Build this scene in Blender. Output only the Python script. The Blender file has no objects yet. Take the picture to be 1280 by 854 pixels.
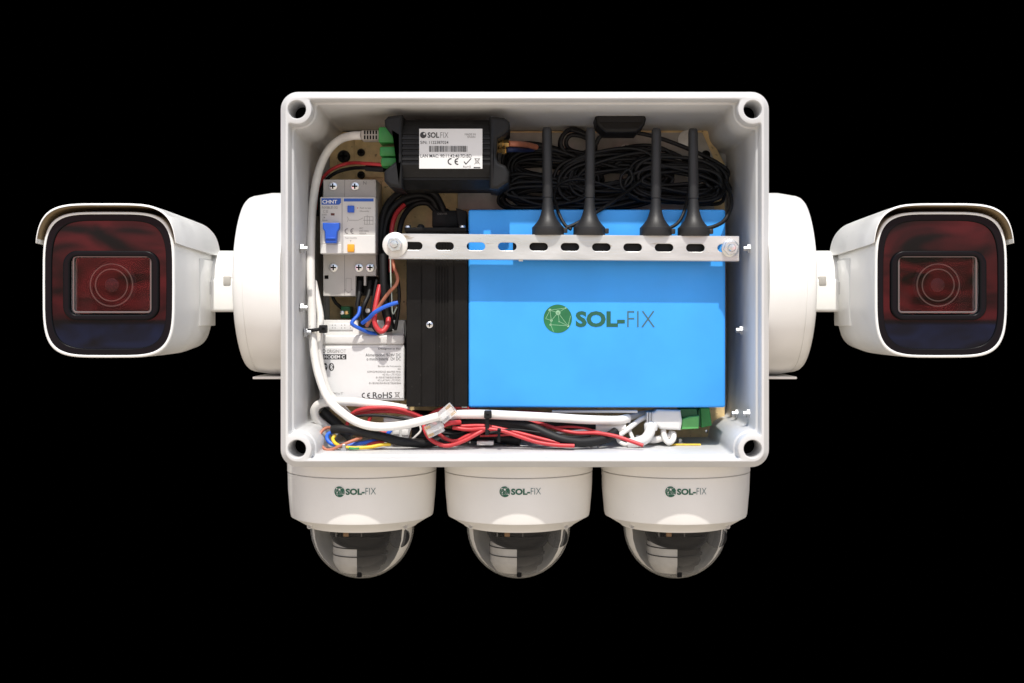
import bpy, bmesh, math, random
from mathutils import Vector, Matrix
random.seed(7)
S = bpy.context.scene
COL = S.collection
R = math.radians

# ------------------------------------------------------------------ camera, sky, sun, exposure
D = 808.0            # mm from lens to the plane of the box rim
MMPX = 0.4934        # mm per photo pixel in that plane
CX, CY = 656.0, 400.0  # optical axis in photo pixels
cam = bpy.data.cameras.new('camera'); camo = bpy.data.objects.new('camera', cam); COL.objects.link(camo)
camo.location = (0, -D/1000, 0); camo.rotation_euler = (R(90), 0, 0)
cam.sensor_width = 36; cam.lens = 36*D/(1280*MMPX)
cam.shift_x = -(CX-640)/1280; cam.shift_y = -(427-CY)/1280
cam.clip_start = 0.02; cam.clip_end = 50
S.camera = camo

SUN_EL = 59.5
wd = bpy.data.worlds.new('World'); S.world = wd; wd.use_nodes = True
nt = wd.node_tree; nt.nodes.clear()
wo = nt.nodes.new('ShaderNodeOutputWorld')
sky = nt.nodes.new('ShaderNodeTexSky'); sky.sky_type = 'NISHITA'; sky.sun_disc = False
sky.sun_elevation = R(SUN_EL); sky.sun_rotation = R(180); sky.dust_density = 2.5; sky.air_density = 1.0
bg = nt.nodes.new('ShaderNodeBackground'); bg.inputs['Strength'].default_value = 0.15
bg2 = nt.nodes.new('ShaderNodeBackground'); bg2.inputs['Color'].default_value = (1.0, 0.87, 0.72, 1); bg2.inputs['Strength'].default_value = 0.92
tc = nt.nodes.new('ShaderNodeTexCoord'); sp = nt.nodes.new('ShaderNodeSeparateXYZ')
mr = nt.nodes.new('ShaderNodeMapRange'); mr.inputs['From Min'].default_value = -0.03; mr.inputs['From Max'].default_value = 0.03
mx = nt.nodes.new('ShaderNodeMixShader')
L = nt.links.new
L(tc.outputs['Generated'], sp.inputs[0]); L(sp.outputs['Z'], mr.inputs['Value'])
L(sky.outputs[0], bg.inputs['Color']); L(mr.outputs[0], mx.inputs[0]); L(bg2.outputs[0], mx.inputs[1]); L(bg.outputs[0], mx.inputs[2]); L(mx.outputs[0], wo.inputs[0])

sl = bpy.data.lights.new('sun', 'SUN'); so = bpy.data.objects.new('sun', sl); COL.objects.link(so)
sl.energy = 3.9; sl.angle = R(1.0); sl.color = (1.0, 0.965, 0.90)
so.rotation_euler = (R(90-SUN_EL), 0, 0); so.location = (0, -1, 2)

def added_reflection_lamp(name, x, z, w, h, col, watts):  # added lamps; their glow stands in for clothing mirrored in the camera windows
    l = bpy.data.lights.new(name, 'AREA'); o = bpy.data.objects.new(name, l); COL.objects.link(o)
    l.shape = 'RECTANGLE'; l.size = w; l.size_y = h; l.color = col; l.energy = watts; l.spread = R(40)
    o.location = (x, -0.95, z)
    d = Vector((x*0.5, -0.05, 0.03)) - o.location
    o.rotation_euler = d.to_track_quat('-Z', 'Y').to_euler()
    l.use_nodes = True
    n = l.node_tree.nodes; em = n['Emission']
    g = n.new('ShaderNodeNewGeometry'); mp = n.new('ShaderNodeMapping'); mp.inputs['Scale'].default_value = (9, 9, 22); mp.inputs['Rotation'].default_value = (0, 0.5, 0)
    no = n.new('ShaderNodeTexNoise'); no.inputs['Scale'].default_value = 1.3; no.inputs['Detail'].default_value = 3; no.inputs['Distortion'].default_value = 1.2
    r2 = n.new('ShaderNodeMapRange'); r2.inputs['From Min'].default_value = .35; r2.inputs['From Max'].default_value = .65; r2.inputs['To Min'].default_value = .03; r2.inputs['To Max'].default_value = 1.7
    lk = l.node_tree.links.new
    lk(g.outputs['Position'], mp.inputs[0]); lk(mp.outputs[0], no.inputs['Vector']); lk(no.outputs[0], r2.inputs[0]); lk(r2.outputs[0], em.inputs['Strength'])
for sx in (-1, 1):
    added_reflection_lamp('added_red_reflection', sx*0.53, 0.085, 0.26, 0.17, (1.0, 0.07, 0.09), 0.021)
    added_reflection_lamp('added_blue_reflection', sx*0.53, -0.045, 0.26, 0.08, (0.14, 0.28, 1.0), 0.0046)

vs = S.view_settings
vs.view_transform = 'Standard'; vs.look = 'None'; vs.exposure = 0.03; vs.gamma = 1; vs.use_curve_mapping = False

# ------------------------------------------------------------------ helpers (all lengths in mm)
def sc(d): return MMPX*(D+d)/D
def wx(px, d): return (px-CX)*sc(d)
def wz(py, d): return (CY-py)*sc(d)
def W(px, py, d): return Vector((wx(px, d), d, wz(py, d)))

ORG = {}
MIR = [1.0]
def lin(c):
    return tuple(((v/255)/12.92 if v/255 <= 0.04045 else ((v/255+0.055)/1.055)**2.4) for v in c)

def material(name, col, rough=0.5, metal=0.0, spec=0.5, bump=0.0, bscale=400, vary=0.0, vscale=60, coat=0.0, rvar=0.0, speck=None, stretch=None):
    m = bpy.data.materials.new(name); m.use_nodes = True
    n = m.node_tree.nodes; k = m.node_tree.links.new; p = n['Principled BSDF']
    p.inputs['Base Color'].default_value = (*col, 1); p.inputs['Roughness'].default_value = rough
    p.inputs['Metallic'].default_value = metal; p.inputs['Specular IOR Level'].default_value = spec
    p.inputs['Coat Weight'].default_value = coat; p.inputs['Coat Roughness'].default_value = 0.1
    g = n.new('ShaderNodeTexCoord')
    vec = g.outputs['Object']
    if stretch:
        mp = n.new('ShaderNodeMapping'); mp.inputs['Scale'].default_value = stretch; k(vec, mp.inputs[0]); vec = mp.outputs[0]
    if vary:
        a = n.new('ShaderNodeTexNoise'); a.inputs['Scale'].default_value = vscale; a.inputs['Detail'].default_value = 5; k(vec, a.inputs['Vector'])
        r = n.new('ShaderNodeMapRange'); r.inputs['From Min'].default_value = .3; r.inputs['From Max'].default_value = .7
        r.inputs['To Min'].default_value = 1-vary; r.inputs['To Max'].default_value = 1+vary*.6; k(a.outputs[0], r.inputs[0])
        mm = n.new('ShaderNodeMix'); mm.data_type = 'RGBA'; mm.blend_type = 'MULTIPLY'; mm.inputs[0].default_value = 1
        mm.inputs[6].default_value = (*col, 1); k(r.outputs[0], mm.inputs[7]); out = mm.outputs[2]
        if speck:
            b = n.new('ShaderNodeTexNoise'); b.inputs['Scale'].default_value = speck[1]; b.inputs['Detail'].default_value = 3; k(vec, b.inputs['Vector'])
            r3 = n.new('ShaderNodeMapRange'); r3.inputs['From Min'].default_value = speck[2]; r3.inputs['From Max'].default_value = speck[2]+.08; k(b.outputs[0], r3.inputs[0])
            m2 = n.new('ShaderNodeMix'); m2.data_type = 'RGBA'; k(r3.outputs[0], m2.inputs[0]); k(out, m2.inputs[6]); m2.inputs[7].default_value = (*speck[0], 1); out = m2.outputs[2]
        k(out, p.inputs['Base Color'])
    if rvar:
        a = n.new('ShaderNodeTexNoise'); a.inputs['Scale'].default_value = 90; a.inputs['Detail'].default_value = 4; k(vec, a.inputs['Vector'])
        r = n.new('ShaderNodeMapRange'); r.inputs['From Min'].default_value = .3; r.inputs['From Max'].default_value = .7
        r.inputs['To Min'].default_value = max(0, rough-rvar); r.inputs['To Max'].default_value = rough+rvar; k(a.outputs[0], r.inputs[0]); k(r.outputs[0], p.inputs['Roughness'])
    if bump:
        a = n.new('ShaderNodeTexNoise'); a.inputs['Scale'].default_value = bscale; a.inputs['Detail'].default_value = 3; k(vec, a.inputs['Vector'])
        b = n.new('ShaderNodeBump'); b.inputs['Strength'].default_value = bump; b.inputs['Distance'].default_value = 0.0006; k(a.outputs[0], b.inputs['Height']); k(b.outputs[0], p.inputs['Normal'])
    return m

def glassy(name, tint, haze, spec, hazecol=(.8, .79, .76), rough=0.02, edge=9):
    m = bpy.data.materials.new(name); m.use_nodes = True
    n = m.node_tree.nodes; k = m.node_tree.links.new; n.clear()
    o = n.new('ShaderNodeOutputMaterial'); t = n.new('ShaderNodeBsdfTransparent'); t.inputs[0].default_value = (*tint, 1)
    df = n.new('ShaderNodeBsdfDiffuse'); df.inputs[0].default_value = (*hazecol, 1)
    gl = n.new('ShaderNodeBsdfGlossy'); gl.inputs['Roughness'].default_value = rough
    lw = n.new('ShaderNodeLayerWeight'); lw.inputs['Blend'].default_value = 0.5
    mh = n.new('ShaderNodeMapRange'); mh.inputs['To Min'].default_value = haze; mh.inputs['To Max'].default_value = min(1, haze*edge)
    pw = n.new('ShaderNodeMath'); pw.operation = 'POWER'; pw.inputs[1].default_value = 2.2; k(lw.outputs['Facing'], pw.inputs[0]); k(pw.outputs[0], mh.inputs[0])
    m1 = n.new('ShaderNodeMixShader'); k(mh.outputs[0], m1.inputs[0]); k(t.outputs[0], m1.inputs[1]); k(df.outputs[0], m1.inputs[2])
    f0 = ((spec-1)/(spec+1))**2; p5 = n.new('ShaderNodeMath'); p5.operation = 'POWER'; p5.inputs[1].default_value = 5.0; k(lw.outputs['Facing'], p5.inputs[0])
    fr = n.new('ShaderNodeMapRange'); fr.inputs['To Min'].default_value = f0; k(p5.outputs[0], fr.inputs[0])
    m2 = n.new('ShaderNodeMixShader'); k(fr.outputs[0], m2.inputs[0]); k(m1.outputs[0], m2.inputs[1]); k(gl.outputs[0], m2.inputs[2]); k(m2.outputs[0], o.inputs[0])
    return m

M = {}
M['box'] = material('grey_white_plastic', (.58, .58, .577), .42, bump=.14, bscale=900, vary=.08, vscale=18, rvar=.06, speck=((.52, .50, .47), 160, .74))
M['cam'] = material('white_paint', (.82, .82, .80), .38, bump=.07, bscale=1200, vary=.06, vscale=22, rvar=.08, speck=((.60, .58, .54), 240, .75))
M['dome_white'] = material('warm_white_paint', (.80, .785, .75), .42, bump=.08, bscale=1500, vary=.06, vscale=22, rvar=.08, speck=((.58, .55, .50), 240, .75))
M['tan'] = material('tan_board', (.84, .62, .31), .5, bump=.4, bscale=350, vary=.25, vscale=110, speck=((.30, .20, .10), 300, .64))
M['grey_sheet'] = material('grey_sheet', (.48, .44, .39), .55, bump=.2, bscale=500, vary=.25, vscale=80)
M['black'] = material('black_plastic', (.010, .010, .0105), .5, spec=.25, bump=.15, bscale=700, vary=.3, vscale=80, rvar=.1)
M['black_metal'] = material('black_anodised_metal', (.009, .008, .007), .5, spec=.15, bump=.1, bscale=900, vary=.25, vscale=60, rvar=.12, speck=((.10, .09, .08), 700, .72))
M['cable_black'] = material('black_cable_rubber', (.006, .006, .0065), .55, spec=.35, bump=.1, bscale=600)
M['blue'] = material('blue_shrink_wrap', (.050, .375, .95), .42, spec=.35, bump=.4, bscale=38, vary=.09, vscale=24, rvar=.08)
M['steel'] = material('zinc_steel', (.66, .655, .635), .34, metal=.65, bump=.15, bscale=900, vary=.18, vscale=120, rvar=.12, speck=((.40, .33, .24), 220, .68), stretch=(.25, 1, 1))
M['chrome'] = material('bright_zinc', (.78, .79, .80), .22, metal=.95, vary=.15, vscale=300)
M['washer'] = material('pale_washer', (.74, .72, .68), .4, metal=.2, vary=.1, vscale=300)
M['grey_pl'] = material('grey_breaker_plastic', (.52, .50, .465), .5, bump=.12, bscale=800, vary=.06, vscale=80)
M['light_pl'] = material('light_breaker_face', (.60, .585, .555), .45, bump=.08, bscale=900, vary=.05, vscale=80)
M['white_pl'] = material('white_plastic', (.68, .67, .645), .4, bump=.08, bscale=900, vary=.05, vscale=60)
M['label'] = material('white_label_paper', (.69, .69, .685), .5, vary=.03, vscale=80)
M['toggle'] = material('blue_toggle_plastic', (.015, .10, .55), .4, vary=.1, vscale=200)
M['print_blue'] = material('blue_print', (.015, .09, .42), .5)
M['orange_pl'] = material('orange_button', (.80, .36, .02), .4, vary=.08, vscale=200)
M['print_black'] = material('black_print', (.025, .025, .025), .5)
M['print_grey'] = material('grey_print', (.20, .19, .18), .5)
M['print_pale'] = material('white_print', (.8, .8, .8), .5)
M['logo'] = material('green_print', (.012, .16, .055), .5, vary=.35, vscale=60)
M['logo_dark'] = material('dark_green_print', (.010, .10, .058), .5)
M['logo_thin'] = material('teal_grey_print', (.05, .13, .14), .5)
M['green'] = material('green_terminal_plastic', (.03, .26, .05), .45, vary=.12, vscale=200)
M['green_dark'] = material('dark_green_terminal', (.01, .12, .035), .5)
M['white_cable'] = material('white_cable_sheath', (.78, .76, .72), .42, bump=.12, bscale=500, vary=.08, vscale=90, speck=((.50, .48, .44), 420, .70))
M['red'] = material('red_wire', (.52, .035, .040), .42, bump=.1, bscale=900, vary=.15, vscale=150)
M['bluew'] = material('blue_wire', (.02, .12, .62), .4, vary=.15, vscale=150)
M['brown'] = material('brown_wire', (.45, .16, .09), .45, vary=.2, vscale=150)
M['yellow'] = material('yellow_wire', (.75, .50, .03), .45, vary=.15, vscale=150)
M['palewire'] = material('pale_green_wire', (.45, .52, .45), .4)
M['gold'] = material('gold_connector', (.78, .52, .20), .25, metal=1.0, vary=.2, vscale=300)
M['dark_hole'] = material('dark_recess', (.006, .006, .006), .9, spec=.05)
M['window'] = material('dark_window_glass', (.004, .003, .004), .03, spec=.20)
M['gasket'] = material('black_gloss_gasket', (.005, .005, .006), .3, spec=.10)
M['lens'] = material('lens_glass', (.006, .004, .005), .2, spec=.15)
M['ring'] = material('lens_ring', (.07, .055, .045), .4, metal=.2)
M['frame_edge'] = material('bevelled_window_edge', (.15, .135, .125), .3, metal=.5)
M['bounce_tint'] = material('brown_bounce_tint', (.30, .22, .12), .6, vary=.15, vscale=80)  # brown of reflected ground light put into the colour
M['dome'] = glassy('clear_dome_plastic', (.985, .98, .965), .006, 1.27, edge=85)  # edge haze also stands in for the white background behind the bubble
M['clear'] = glassy('clear_connector_plastic', (.97, .97, .97), .34, 1.5, hazecol=(.92, .92, .92), rough=.05, edge=2)
M['pane'] = glassy('clear_window_pane', (.85, .80, .80), .0, 1.32, rough=.01)
M['added_dome_backing'] = material('added_pale_grey_backing', (.80, .78, .74), .5, vary=.06, vscale=60)  # pale colour for the added bowl behind the dome module
M['sleeve'] = material('grey_sleeve_plastic', (.40, .385, .36), .45, vary=.15, vscale=90, bump=.1, bscale=600)
M['amber'] = material('amber_sensor', (.20, .10, .03), .4)
M['grey_dim'] = material('dim_grey_plastic', (.10, .095, .09), .5)
M['wall_screw'] = material('dull_zinc', (.42, .43, .44), .4, metal=.7)
M['backdrop'] = material('black_backdrop', (0, 0, 0), 1.0, spec=0.0)

def link(name, me, mat, parent=None, smooth=35):
    """me: verts in mm, world position. The mesh is recentred on its own origin."""
    if MIR[0] < 0:
        for v in me.vertices: v.co.x *= -1
    xs = [v.co for v in me.vertices]
    lo = Vector((min(v.x for v in xs), min(v.y for v in xs), min(v.z for v in xs)))
    hi = Vector((max(v.x for v in xs), max(v.y for v in xs), max(v.z for v in xs)))
    c = (lo+hi)/2
    for v in me.vertices: v.co = (v.co-c)*0.001
    if MIR[0] < 0: me.flip_normals()
    me.shade_smooth(); me.set_sharp_from_angle(angle=R(smooth))
    me.materials.clear(); me.materials.append(M[mat] if isinstance(mat, str) else mat)
    o = bpy.data.objects.new(name, me); COL.objects.link(o)
    ORG[o.name] = c
    if parent is not None:
        o.parent = parent; o.location = (c-ORG[parent.name])*0.001
    else:
        o.location = c*0.001
    return o

def thing(name, label, cat, loc, group=None):
    o = bpy.data.objects.new(name, None); COL.objects.link(o); o.empty_display_size = .01
    loc = Vector(loc)
    if MIR[0] < 0: loc.x *= -1
    ORG[o.name] = loc; o.location = loc*0.001
    tag(o, label, cat, group)
    return o
def tag(o, label, cat, group=None):
    o['label'] = label; o['category'] = cat
    if group: o['group'] = group
    return o

def bm_mesh(bm, recalc=True):
    if recalc: bmesh.ops.recalc_face_normals(bm, faces=bm.faces)
    me = bpy.data.meshes.new('m'); bm.to_mesh(me); bm.free(); return me

def box(name, x0, x1, y0, y1, z0, z1, mat, parent=None, bev=.5, seg=2):
    bm = bmesh.new(); bmesh.ops.create_cube(bm, size=1)
    for v in bm.verts: v.co = Vector(((x0+x1)/2+v.co.x*(x1-x0), (y0+y1)/2+v.co.y*(y1-y0), (z0+z1)/2+v.co.z*(z1-z0)))
    if bev: bmesh.ops.bevel(bm, geom=bm.edges[:], offset=bev, segments=seg, profile=.5, affect='EDGES')
    return link(name, bm_mesh(bm), mat, parent)
def pbox(name, a, b, c, d, y0, y1, mat, parent=None, bev=.5, seg=2):
    """front rectangle given in photo pixels at depth y0, straight back to y1"""
    return box(name, wx(a, y0), wx(b, y0), y0, y1, wz(d, y0), wz(c, y0), mat, parent, bev, seg)

def curve_mesh(loops, half, bev, res=1):
    cu = bpy.data.curves.new('c', 'CURVE'); cu.dimensions = '2D'; cu.fill_mode = 'BOTH'
    cu.extrude = max(half-bev, 0); cu.bevel_depth = bev; cu.bevel_resolution = res; cu.offset = -bev
    for lp in loops:
        s = cu.splines.new('POLY'); s.points.add(len(lp)-1); s.use_cyclic_u = True
        for p, q in zip(s.points, lp): p.co = (q[0], q[1], 0, 1)
    o = bpy.data.objects.new('c', cu); COL.objects.link(o)
    dg = bpy.context.evaluated_depsgraph_get(); dg.update()
    me = bpy.data.meshes.new_from_object(o.evaluated_get(dg))
    bpy.data.objects.remove(o); bpy.data.curves.remove(cu)
    return me
def prism(name, loops, y0, y1, mat, parent=None, bev=.3, res=1, smooth=35):
    """loops of (x, z): first is the outline, the rest are holes; front at y0"""
    me = curve_mesh(loops, (y1-y0)/2, bev, res); yc = (y0+y1)/2
    for v in me.vertices: v.co = Vector((v.co.x, yc-v.co.z, v.co.y))
    return link(name, me, mat, parent, smooth)
def pprism(name, loops, y0, y1, mat, parent=None, bev=.3, res=1):
    return prism(name, [[(wx(p[0], y0), wz(p[1], y0)) for p in lp] for lp in loops], y0, y1, mat, parent, bev, res)

def rrect(cx, cz, hw, hh, r, n=6):
    pts = []
    for (sx, sz, a0) in ((1, 1, 0), (-1, 1, 90), (-1, -1, 180), (1, -1, 270)):
        for i in range(n+1):
            a = R(a0+90*i/n); pts.append((cx+sx*(hw-r)+r*math.cos(a), cz+sz*(hh-r)+r*math.sin(a)))
    return pts
def circle(cx, cz, r, n=32): return [(cx+r*math.cos(2*math.pi*i/n), cz+r*math.sin(2*math.pi*i/n)) for i in range(n)]
def supere(cx, cz, a, b, e=5, n=64):
    out = []
    for i in range(n):
        t = 2*math.pi*i/n; c, s = math.cos(t), math.sin(t)
        out.append((cx+a*math.copysign(abs(c)**(2/e), c), cz+b*math.copysign(abs(s)**(2/e), s)))
    return out

def loft(name, rings, mat, parent=None, cap0=True, cap1=True, smooth=35, closed=True):
    bm = bmesh.new(); vr = [[bm.verts.new(p) for p in r] for r in rings]
    n = len(rings[0])
    for a, b in zip(vr, vr[1:]):
        for i in range(n if closed else n-1):
            j = (i+1) % n; bm.faces.new((a[i], a[j], b[j], b[i]))
    if cap0: bm.faces.new(vr[0])
    if cap1: bm.faces.new(vr[-1])
    return link(name, bm_mesh(bm), mat, parent, smooth)

def lathe(name, prof, axis, c, mat, parent=None, seg=40, smooth=40):
    """prof: (radius, height); axis 'z' up, 'y' towards the viewer, 'x' along +x"""
    rings = []
    c = Vector(c)
    for r, h in prof:
        r = max(r, .001); ring = []
        for i in range(seg):
            a = 2*math.pi*i/seg; u, v = r*math.cos(a), r*math.sin(a)
            ring.append(c+(Vector((u, v, h)) if axis == 'z' else Vector((u, -h, v)) if axis == 'y' else Vector((h, u, v))))
        rings.append(ring)
    return loft(name, rings, mat, parent, smooth=smooth)

def cat_rom(pts, k=8):
    P = [Vector(p) for p in pts]; P = [2*P[0]-P[1]]+P+[2*P[-1]-P[-2]]; out = []
    for i in range(1, len(P)-2):
        a, b, c, d = P[i-1:i+3]
        for j in range(k):
            t = j/k
            out.append(.5*((2*b)+(c-a)*t+(2*a-5*b+4*c-d)*t*t+(3*b-a-3*c+d)*t**3))
    out.append(P[-2]); return out
def tube_mesh(path, r, seg=10, wob=0):
    bm = bmesh.new(); rings = []
    t0 = (path[1]-path[0]).normalized(); up = Vector((0, 1, 0)) if abs(t0.y) < .9 else Vector((1, 0, 0))
    nrm = (up-t0*up.dot(t0)).normalized()
    for i, p in enumerate(path):
        t = (path[min(i+1, len(path)-1)]-path[max(i-1, 0)])
        t = t.normalized() if t.length > 1e-6 else t0
        nrm = nrm-t*nrm.dot(t)
        nrm = nrm.normalized() if nrm.length > 1e-6 else Vector((0, 0, 1)); bi = t.cross(nrm)
        rr = r*(1+wob*math.sin(i*1.7))
        rings.append([bm.verts.new(p+nrm*(rr*math.cos(2*math.pi*k/seg))+bi*(rr*math.sin(2*math.pi*k/seg))) for k in range(seg)])
    for a, b in zip(rings, rings[1:]):
        for i in range(seg): j = (i+1) % seg; bm.faces.new((a[i], a[j], b[j], b[i]))
    bm.faces.new(rings[0]); bm.faces.new(rings[-1])
    return bm_mesh(bm)
def tube(name, pts, r, mat, parent=None, seg=10, k=8, px=True):
    """pts: (photo x, photo y, depth)"""
    P = [W(*p) for p in pts] if px else [Vector(p) for p in pts]
    return link(name, tube_mesh(cat_rom(P, k), r, seg), mat, parent, 60)
def cable(name, label, cat, pts, r, mat, group=None, k=8):
    return tag(tube(name, pts, r, mat, None, 10, k), label, cat, group)

def text_mesh(s, ext=.05, bold=0.0):
    cu = bpy.data.curves.new('t', 'FONT'); cu.body = s; cu.size = 10; cu.extrude = 0; cu.offset = bold; cu.resolution_u = 3
    cu.fill_mode = 'FRONT'
    o = bpy.data.objects.new('t', cu); COL.objects.link(o)
    dg = bpy.context.evaluated_depsgraph_get(); dg.update()
    me = bpy.data.meshes.new_from_object(o.evaluated_get(dg))
    bpy.data.objects.remove(o); bpy.data.curves.remove(cu); return me
def text(s, x0, y0, x1, y1, d, mat, parent, bold=0.0, name='lettering', wrap=None):
    """fits the words into photo box x0..x1, y0..y1 on a face at depth d (0.12 mm proud)"""
    me = text_mesh(s, bold=bold)
    xs = [v.co.x for v in me.vertices]; ys = [v.co.y for v in me.vertices]
    ax, bx, ay, by = min(xs), max(xs), min(ys), max(ys)
    X0, X1, Z0, Z1 = wx(x0, d), wx(x1, d), wz(y1, d), wz(y0, d)
    for v in me.vertices:
        x = X0+(v.co.x-ax)/(bx-ax)*(X1-X0); z = Z0+(v.co.y-ay)/max(by-ay, 1e-6)*(Z1-Z0)
        v.co = Vector((x, d-.12, z)) if not wrap else wrap(x, z)
    return link(name, me, mat, parent)
def flat(name, polys, d, mat, parent, wrap=None, proud=.12):
    """flat print: polygons in photo pixels on a face at depth d"""
    bm = bmesh.new()
    for pl in polys:
        vs_ = []
        for p in pl:
            x, z = wx(p[0], d), wz(p[1], d)
            vs_.append(bm.verts.new(Vector((x, d-proud, z)) if not wrap else wrap(x, z)))
        f = bm.faces.new(vs_)
    me = bm_mesh(bm, False)
    o = link(name, me, mat, parent)
    return o
def rectp(a, b, c, d): return [(a, d), (b, d), (b, c), (a, c)]
def strokep(p, q, w):
    v = Vector((q[0]-p[0], q[1]-p[1])); n = Vector((-v.y, v.x)).normalized()*w/2
    return [(p[0]+n.x, p[1]+n.y), (p[0]-n.x, p[1]-n.y), (q[0]-n.x, q[1]-n.y), (q[0]+n.x, q[1]+n.y)]
def arcp(cx, cy, r, a0, a1, w, n=14):
    out = []
    for i in range(n):
        t, u = R(a0+(a1-a0)*i/n), R(a0+(a1-a0)*(i+1)/n)
        out.append([(cx+(r-w/2)*math.cos(t), cy-(r-w/2)*math.sin(t)), (cx+(r+w/2)*math.cos(t), cy-(r+w/2)*math.sin(t)),
                    (cx+(r+w/2)*math.cos(u), cy-(r+w/2)*math.sin(u)), (cx+(r-w/2)*math.cos(u), cy-(r-w/2)*math.sin(u))])
    return out
def ce_mark(cx, cy, h, d, mat, parent):
    """the CE mark, height h photo pixels, centred on cx, cy"""
    r = h/2; w = h*.17
    a = arcp(cx-h*.38, cy, r-w/2, 80, 280, w)
    b = arcp(cx+h*.62, cy, r-w/2, 80, 280, w)
    c = [rectp(cx+h*.62-r+w, cx+h*.62-.02*h, cy-w/2, cy+w/2)]
    return flat('ce_mark', a+b+c, d, mat, parent)
def bin_mark(cx, cy, h, d, mat, parent):
    w = h*.07
    P = [strokep((cx-h*.32, cy-h*.38), (cx-h*.2, cy+h*.3), w), strokep((cx+h*.32, cy-h*.38), (cx+h*.2, cy+h*.3), w),
         strokep((cx-h*.38, cy-h*.38), (cx+h*.38, cy-h*.38), w), strokep((cx-h*.2, cy+h*.3), (cx+h*.2, cy+h*.3), w),
         strokep((cx-h*.42, cy-h*.45), (cx+h*.42, cy+h*.48), w), strokep((cx+h*.42, cy-h*.45), (cx-h*.42, cy+h*.48), w)]
    return flat('bin_mark', P, d, mat, parent)

def screw(name, px, py, d, r, parent, mat='chrome', h=1.2, cross=True):
    c = W(px, py, d)
    o = lathe(name, [(r*.2, -.5), (r, -.5), (r, h*.5), (r*.8, h*.9), (r*.3, h), (.01, h)], 'y', c, mat, parent, 20)
    if cross:
        bm = bmesh.new()
        for (a, b) in ((r*.62, r*.16), (r*.16, r*.62)):
            m = bmesh.ops.create_cube(bm, size=1)
            for v in m['verts']: v.co = Vector((c.x+v.co.x*2*a, c.y-h*1.0+v.co.y*.3, c.z+v.co.z*2*b))
        link('screw_slot', bm_mesh(bm), 'dark_hole', o)
    return o
def hexp(cx, cz, r, rot=0): return [(cx+r*math.cos(R(60*i+rot)), cz+r*math.sin(R(60*i+rot))) for i in range(6)]

def dup(root, dx, label, group=None):
    c = root.copy(); COL.objects.link(c); c.location.x += dx*.001; c['label'] = label
    ORG[c.name] = ORG[root.name]+Vector((dx, 0, 0))
    for ch in root.children:
        a = ch.copy(); COL.objects.link(a); a.parent = c
        for g in ch.children:
            b = g.copy(); COL.objects.link(b); b.parent = a
    return c

# ------------------------------------------------------------------ setting: the black ground behind the box
bd = box('backdrop', -4000, 4000, 120.5, 124.5, -3000, 3000, 'backdrop', None, 0)
bd['kind'] = 'structure'; bd['label'] = 'plain black backdrop behind the box'

# ------------------------------------------------------------------ the enclosure
OX0, OX1, OZ0, OZ1 = wx(351, 5.8), wx(961, 5.8), wz(584, 5.8), wz(115, 5.8)
OCX, OCZ, OHW, OHH = (OX0+OX1)/2, (OZ0+OZ1)/2, (OX1-OX0)/2, (OZ1-OZ0)/2
HX, HZ = OHW-11.0, OHH-11.8          # screw hole centres from the middle
enc = thing('enclosure_box', 'open pale grey plastic equipment box with four corner screw holes', 'box', (OCX, 120, OZ0))
def cavity(e, R0=9.3):
    """cavity outline inset by e; material bosses bulge in round the corner holes"""
    hw, hh, r = OHW-5.7-e, OHH-5.5-e, R0+e*.8
    pts = []
    for (sx, sz) in ((1, 1), (-1, 1), (-1, -1), (1, -1)):
        cx, cz = HX, HZ
        ax = math.sqrt(max(r*r-(hh-cz)**2, .01)); az = math.sqrt(max(r*r-(hw-cx)**2, .01))
        t0 = math.atan2(hh-cz, -ax); t1 = math.atan2(-az, hw-cx)+2*math.pi   # arc through the inner side
        arc = [(cx+r*math.cos(t1+(t0-t1)*i/24), cz+r*math.sin(t1+(t0-t1)*i/24)) for i in range(25)]
        # from the side wall (x = hw) round the boss to the top wall (z = hh)
        side = [(hw, cz-az-6+6*i/6) for i in range(6)]
        top = [(cx-ax-6*(i+1)/6, hh) for i in range(6)]
        q = side+arc+top
        if sx*sz < 0: q = q[::-1]
        pts += [(sx*a, sz*b) for a, b in q]
    for _ in range(6):
        n = len(pts); new = []
        for i in range(n):
            a, b, c = pts[i-1], pts[i], pts[(i+1) % n]
            if math.hypot(a[0]-c[0], a[1]-c[1]) > 12: new.append(b)
            else: new.append(((a[0]+2*b[0]+c[0])/4, (a[1]+2*b[1]+c[1])/4))
        pts = new
    return [(OCX+a, OCZ+b) for a, b in pts]
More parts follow.
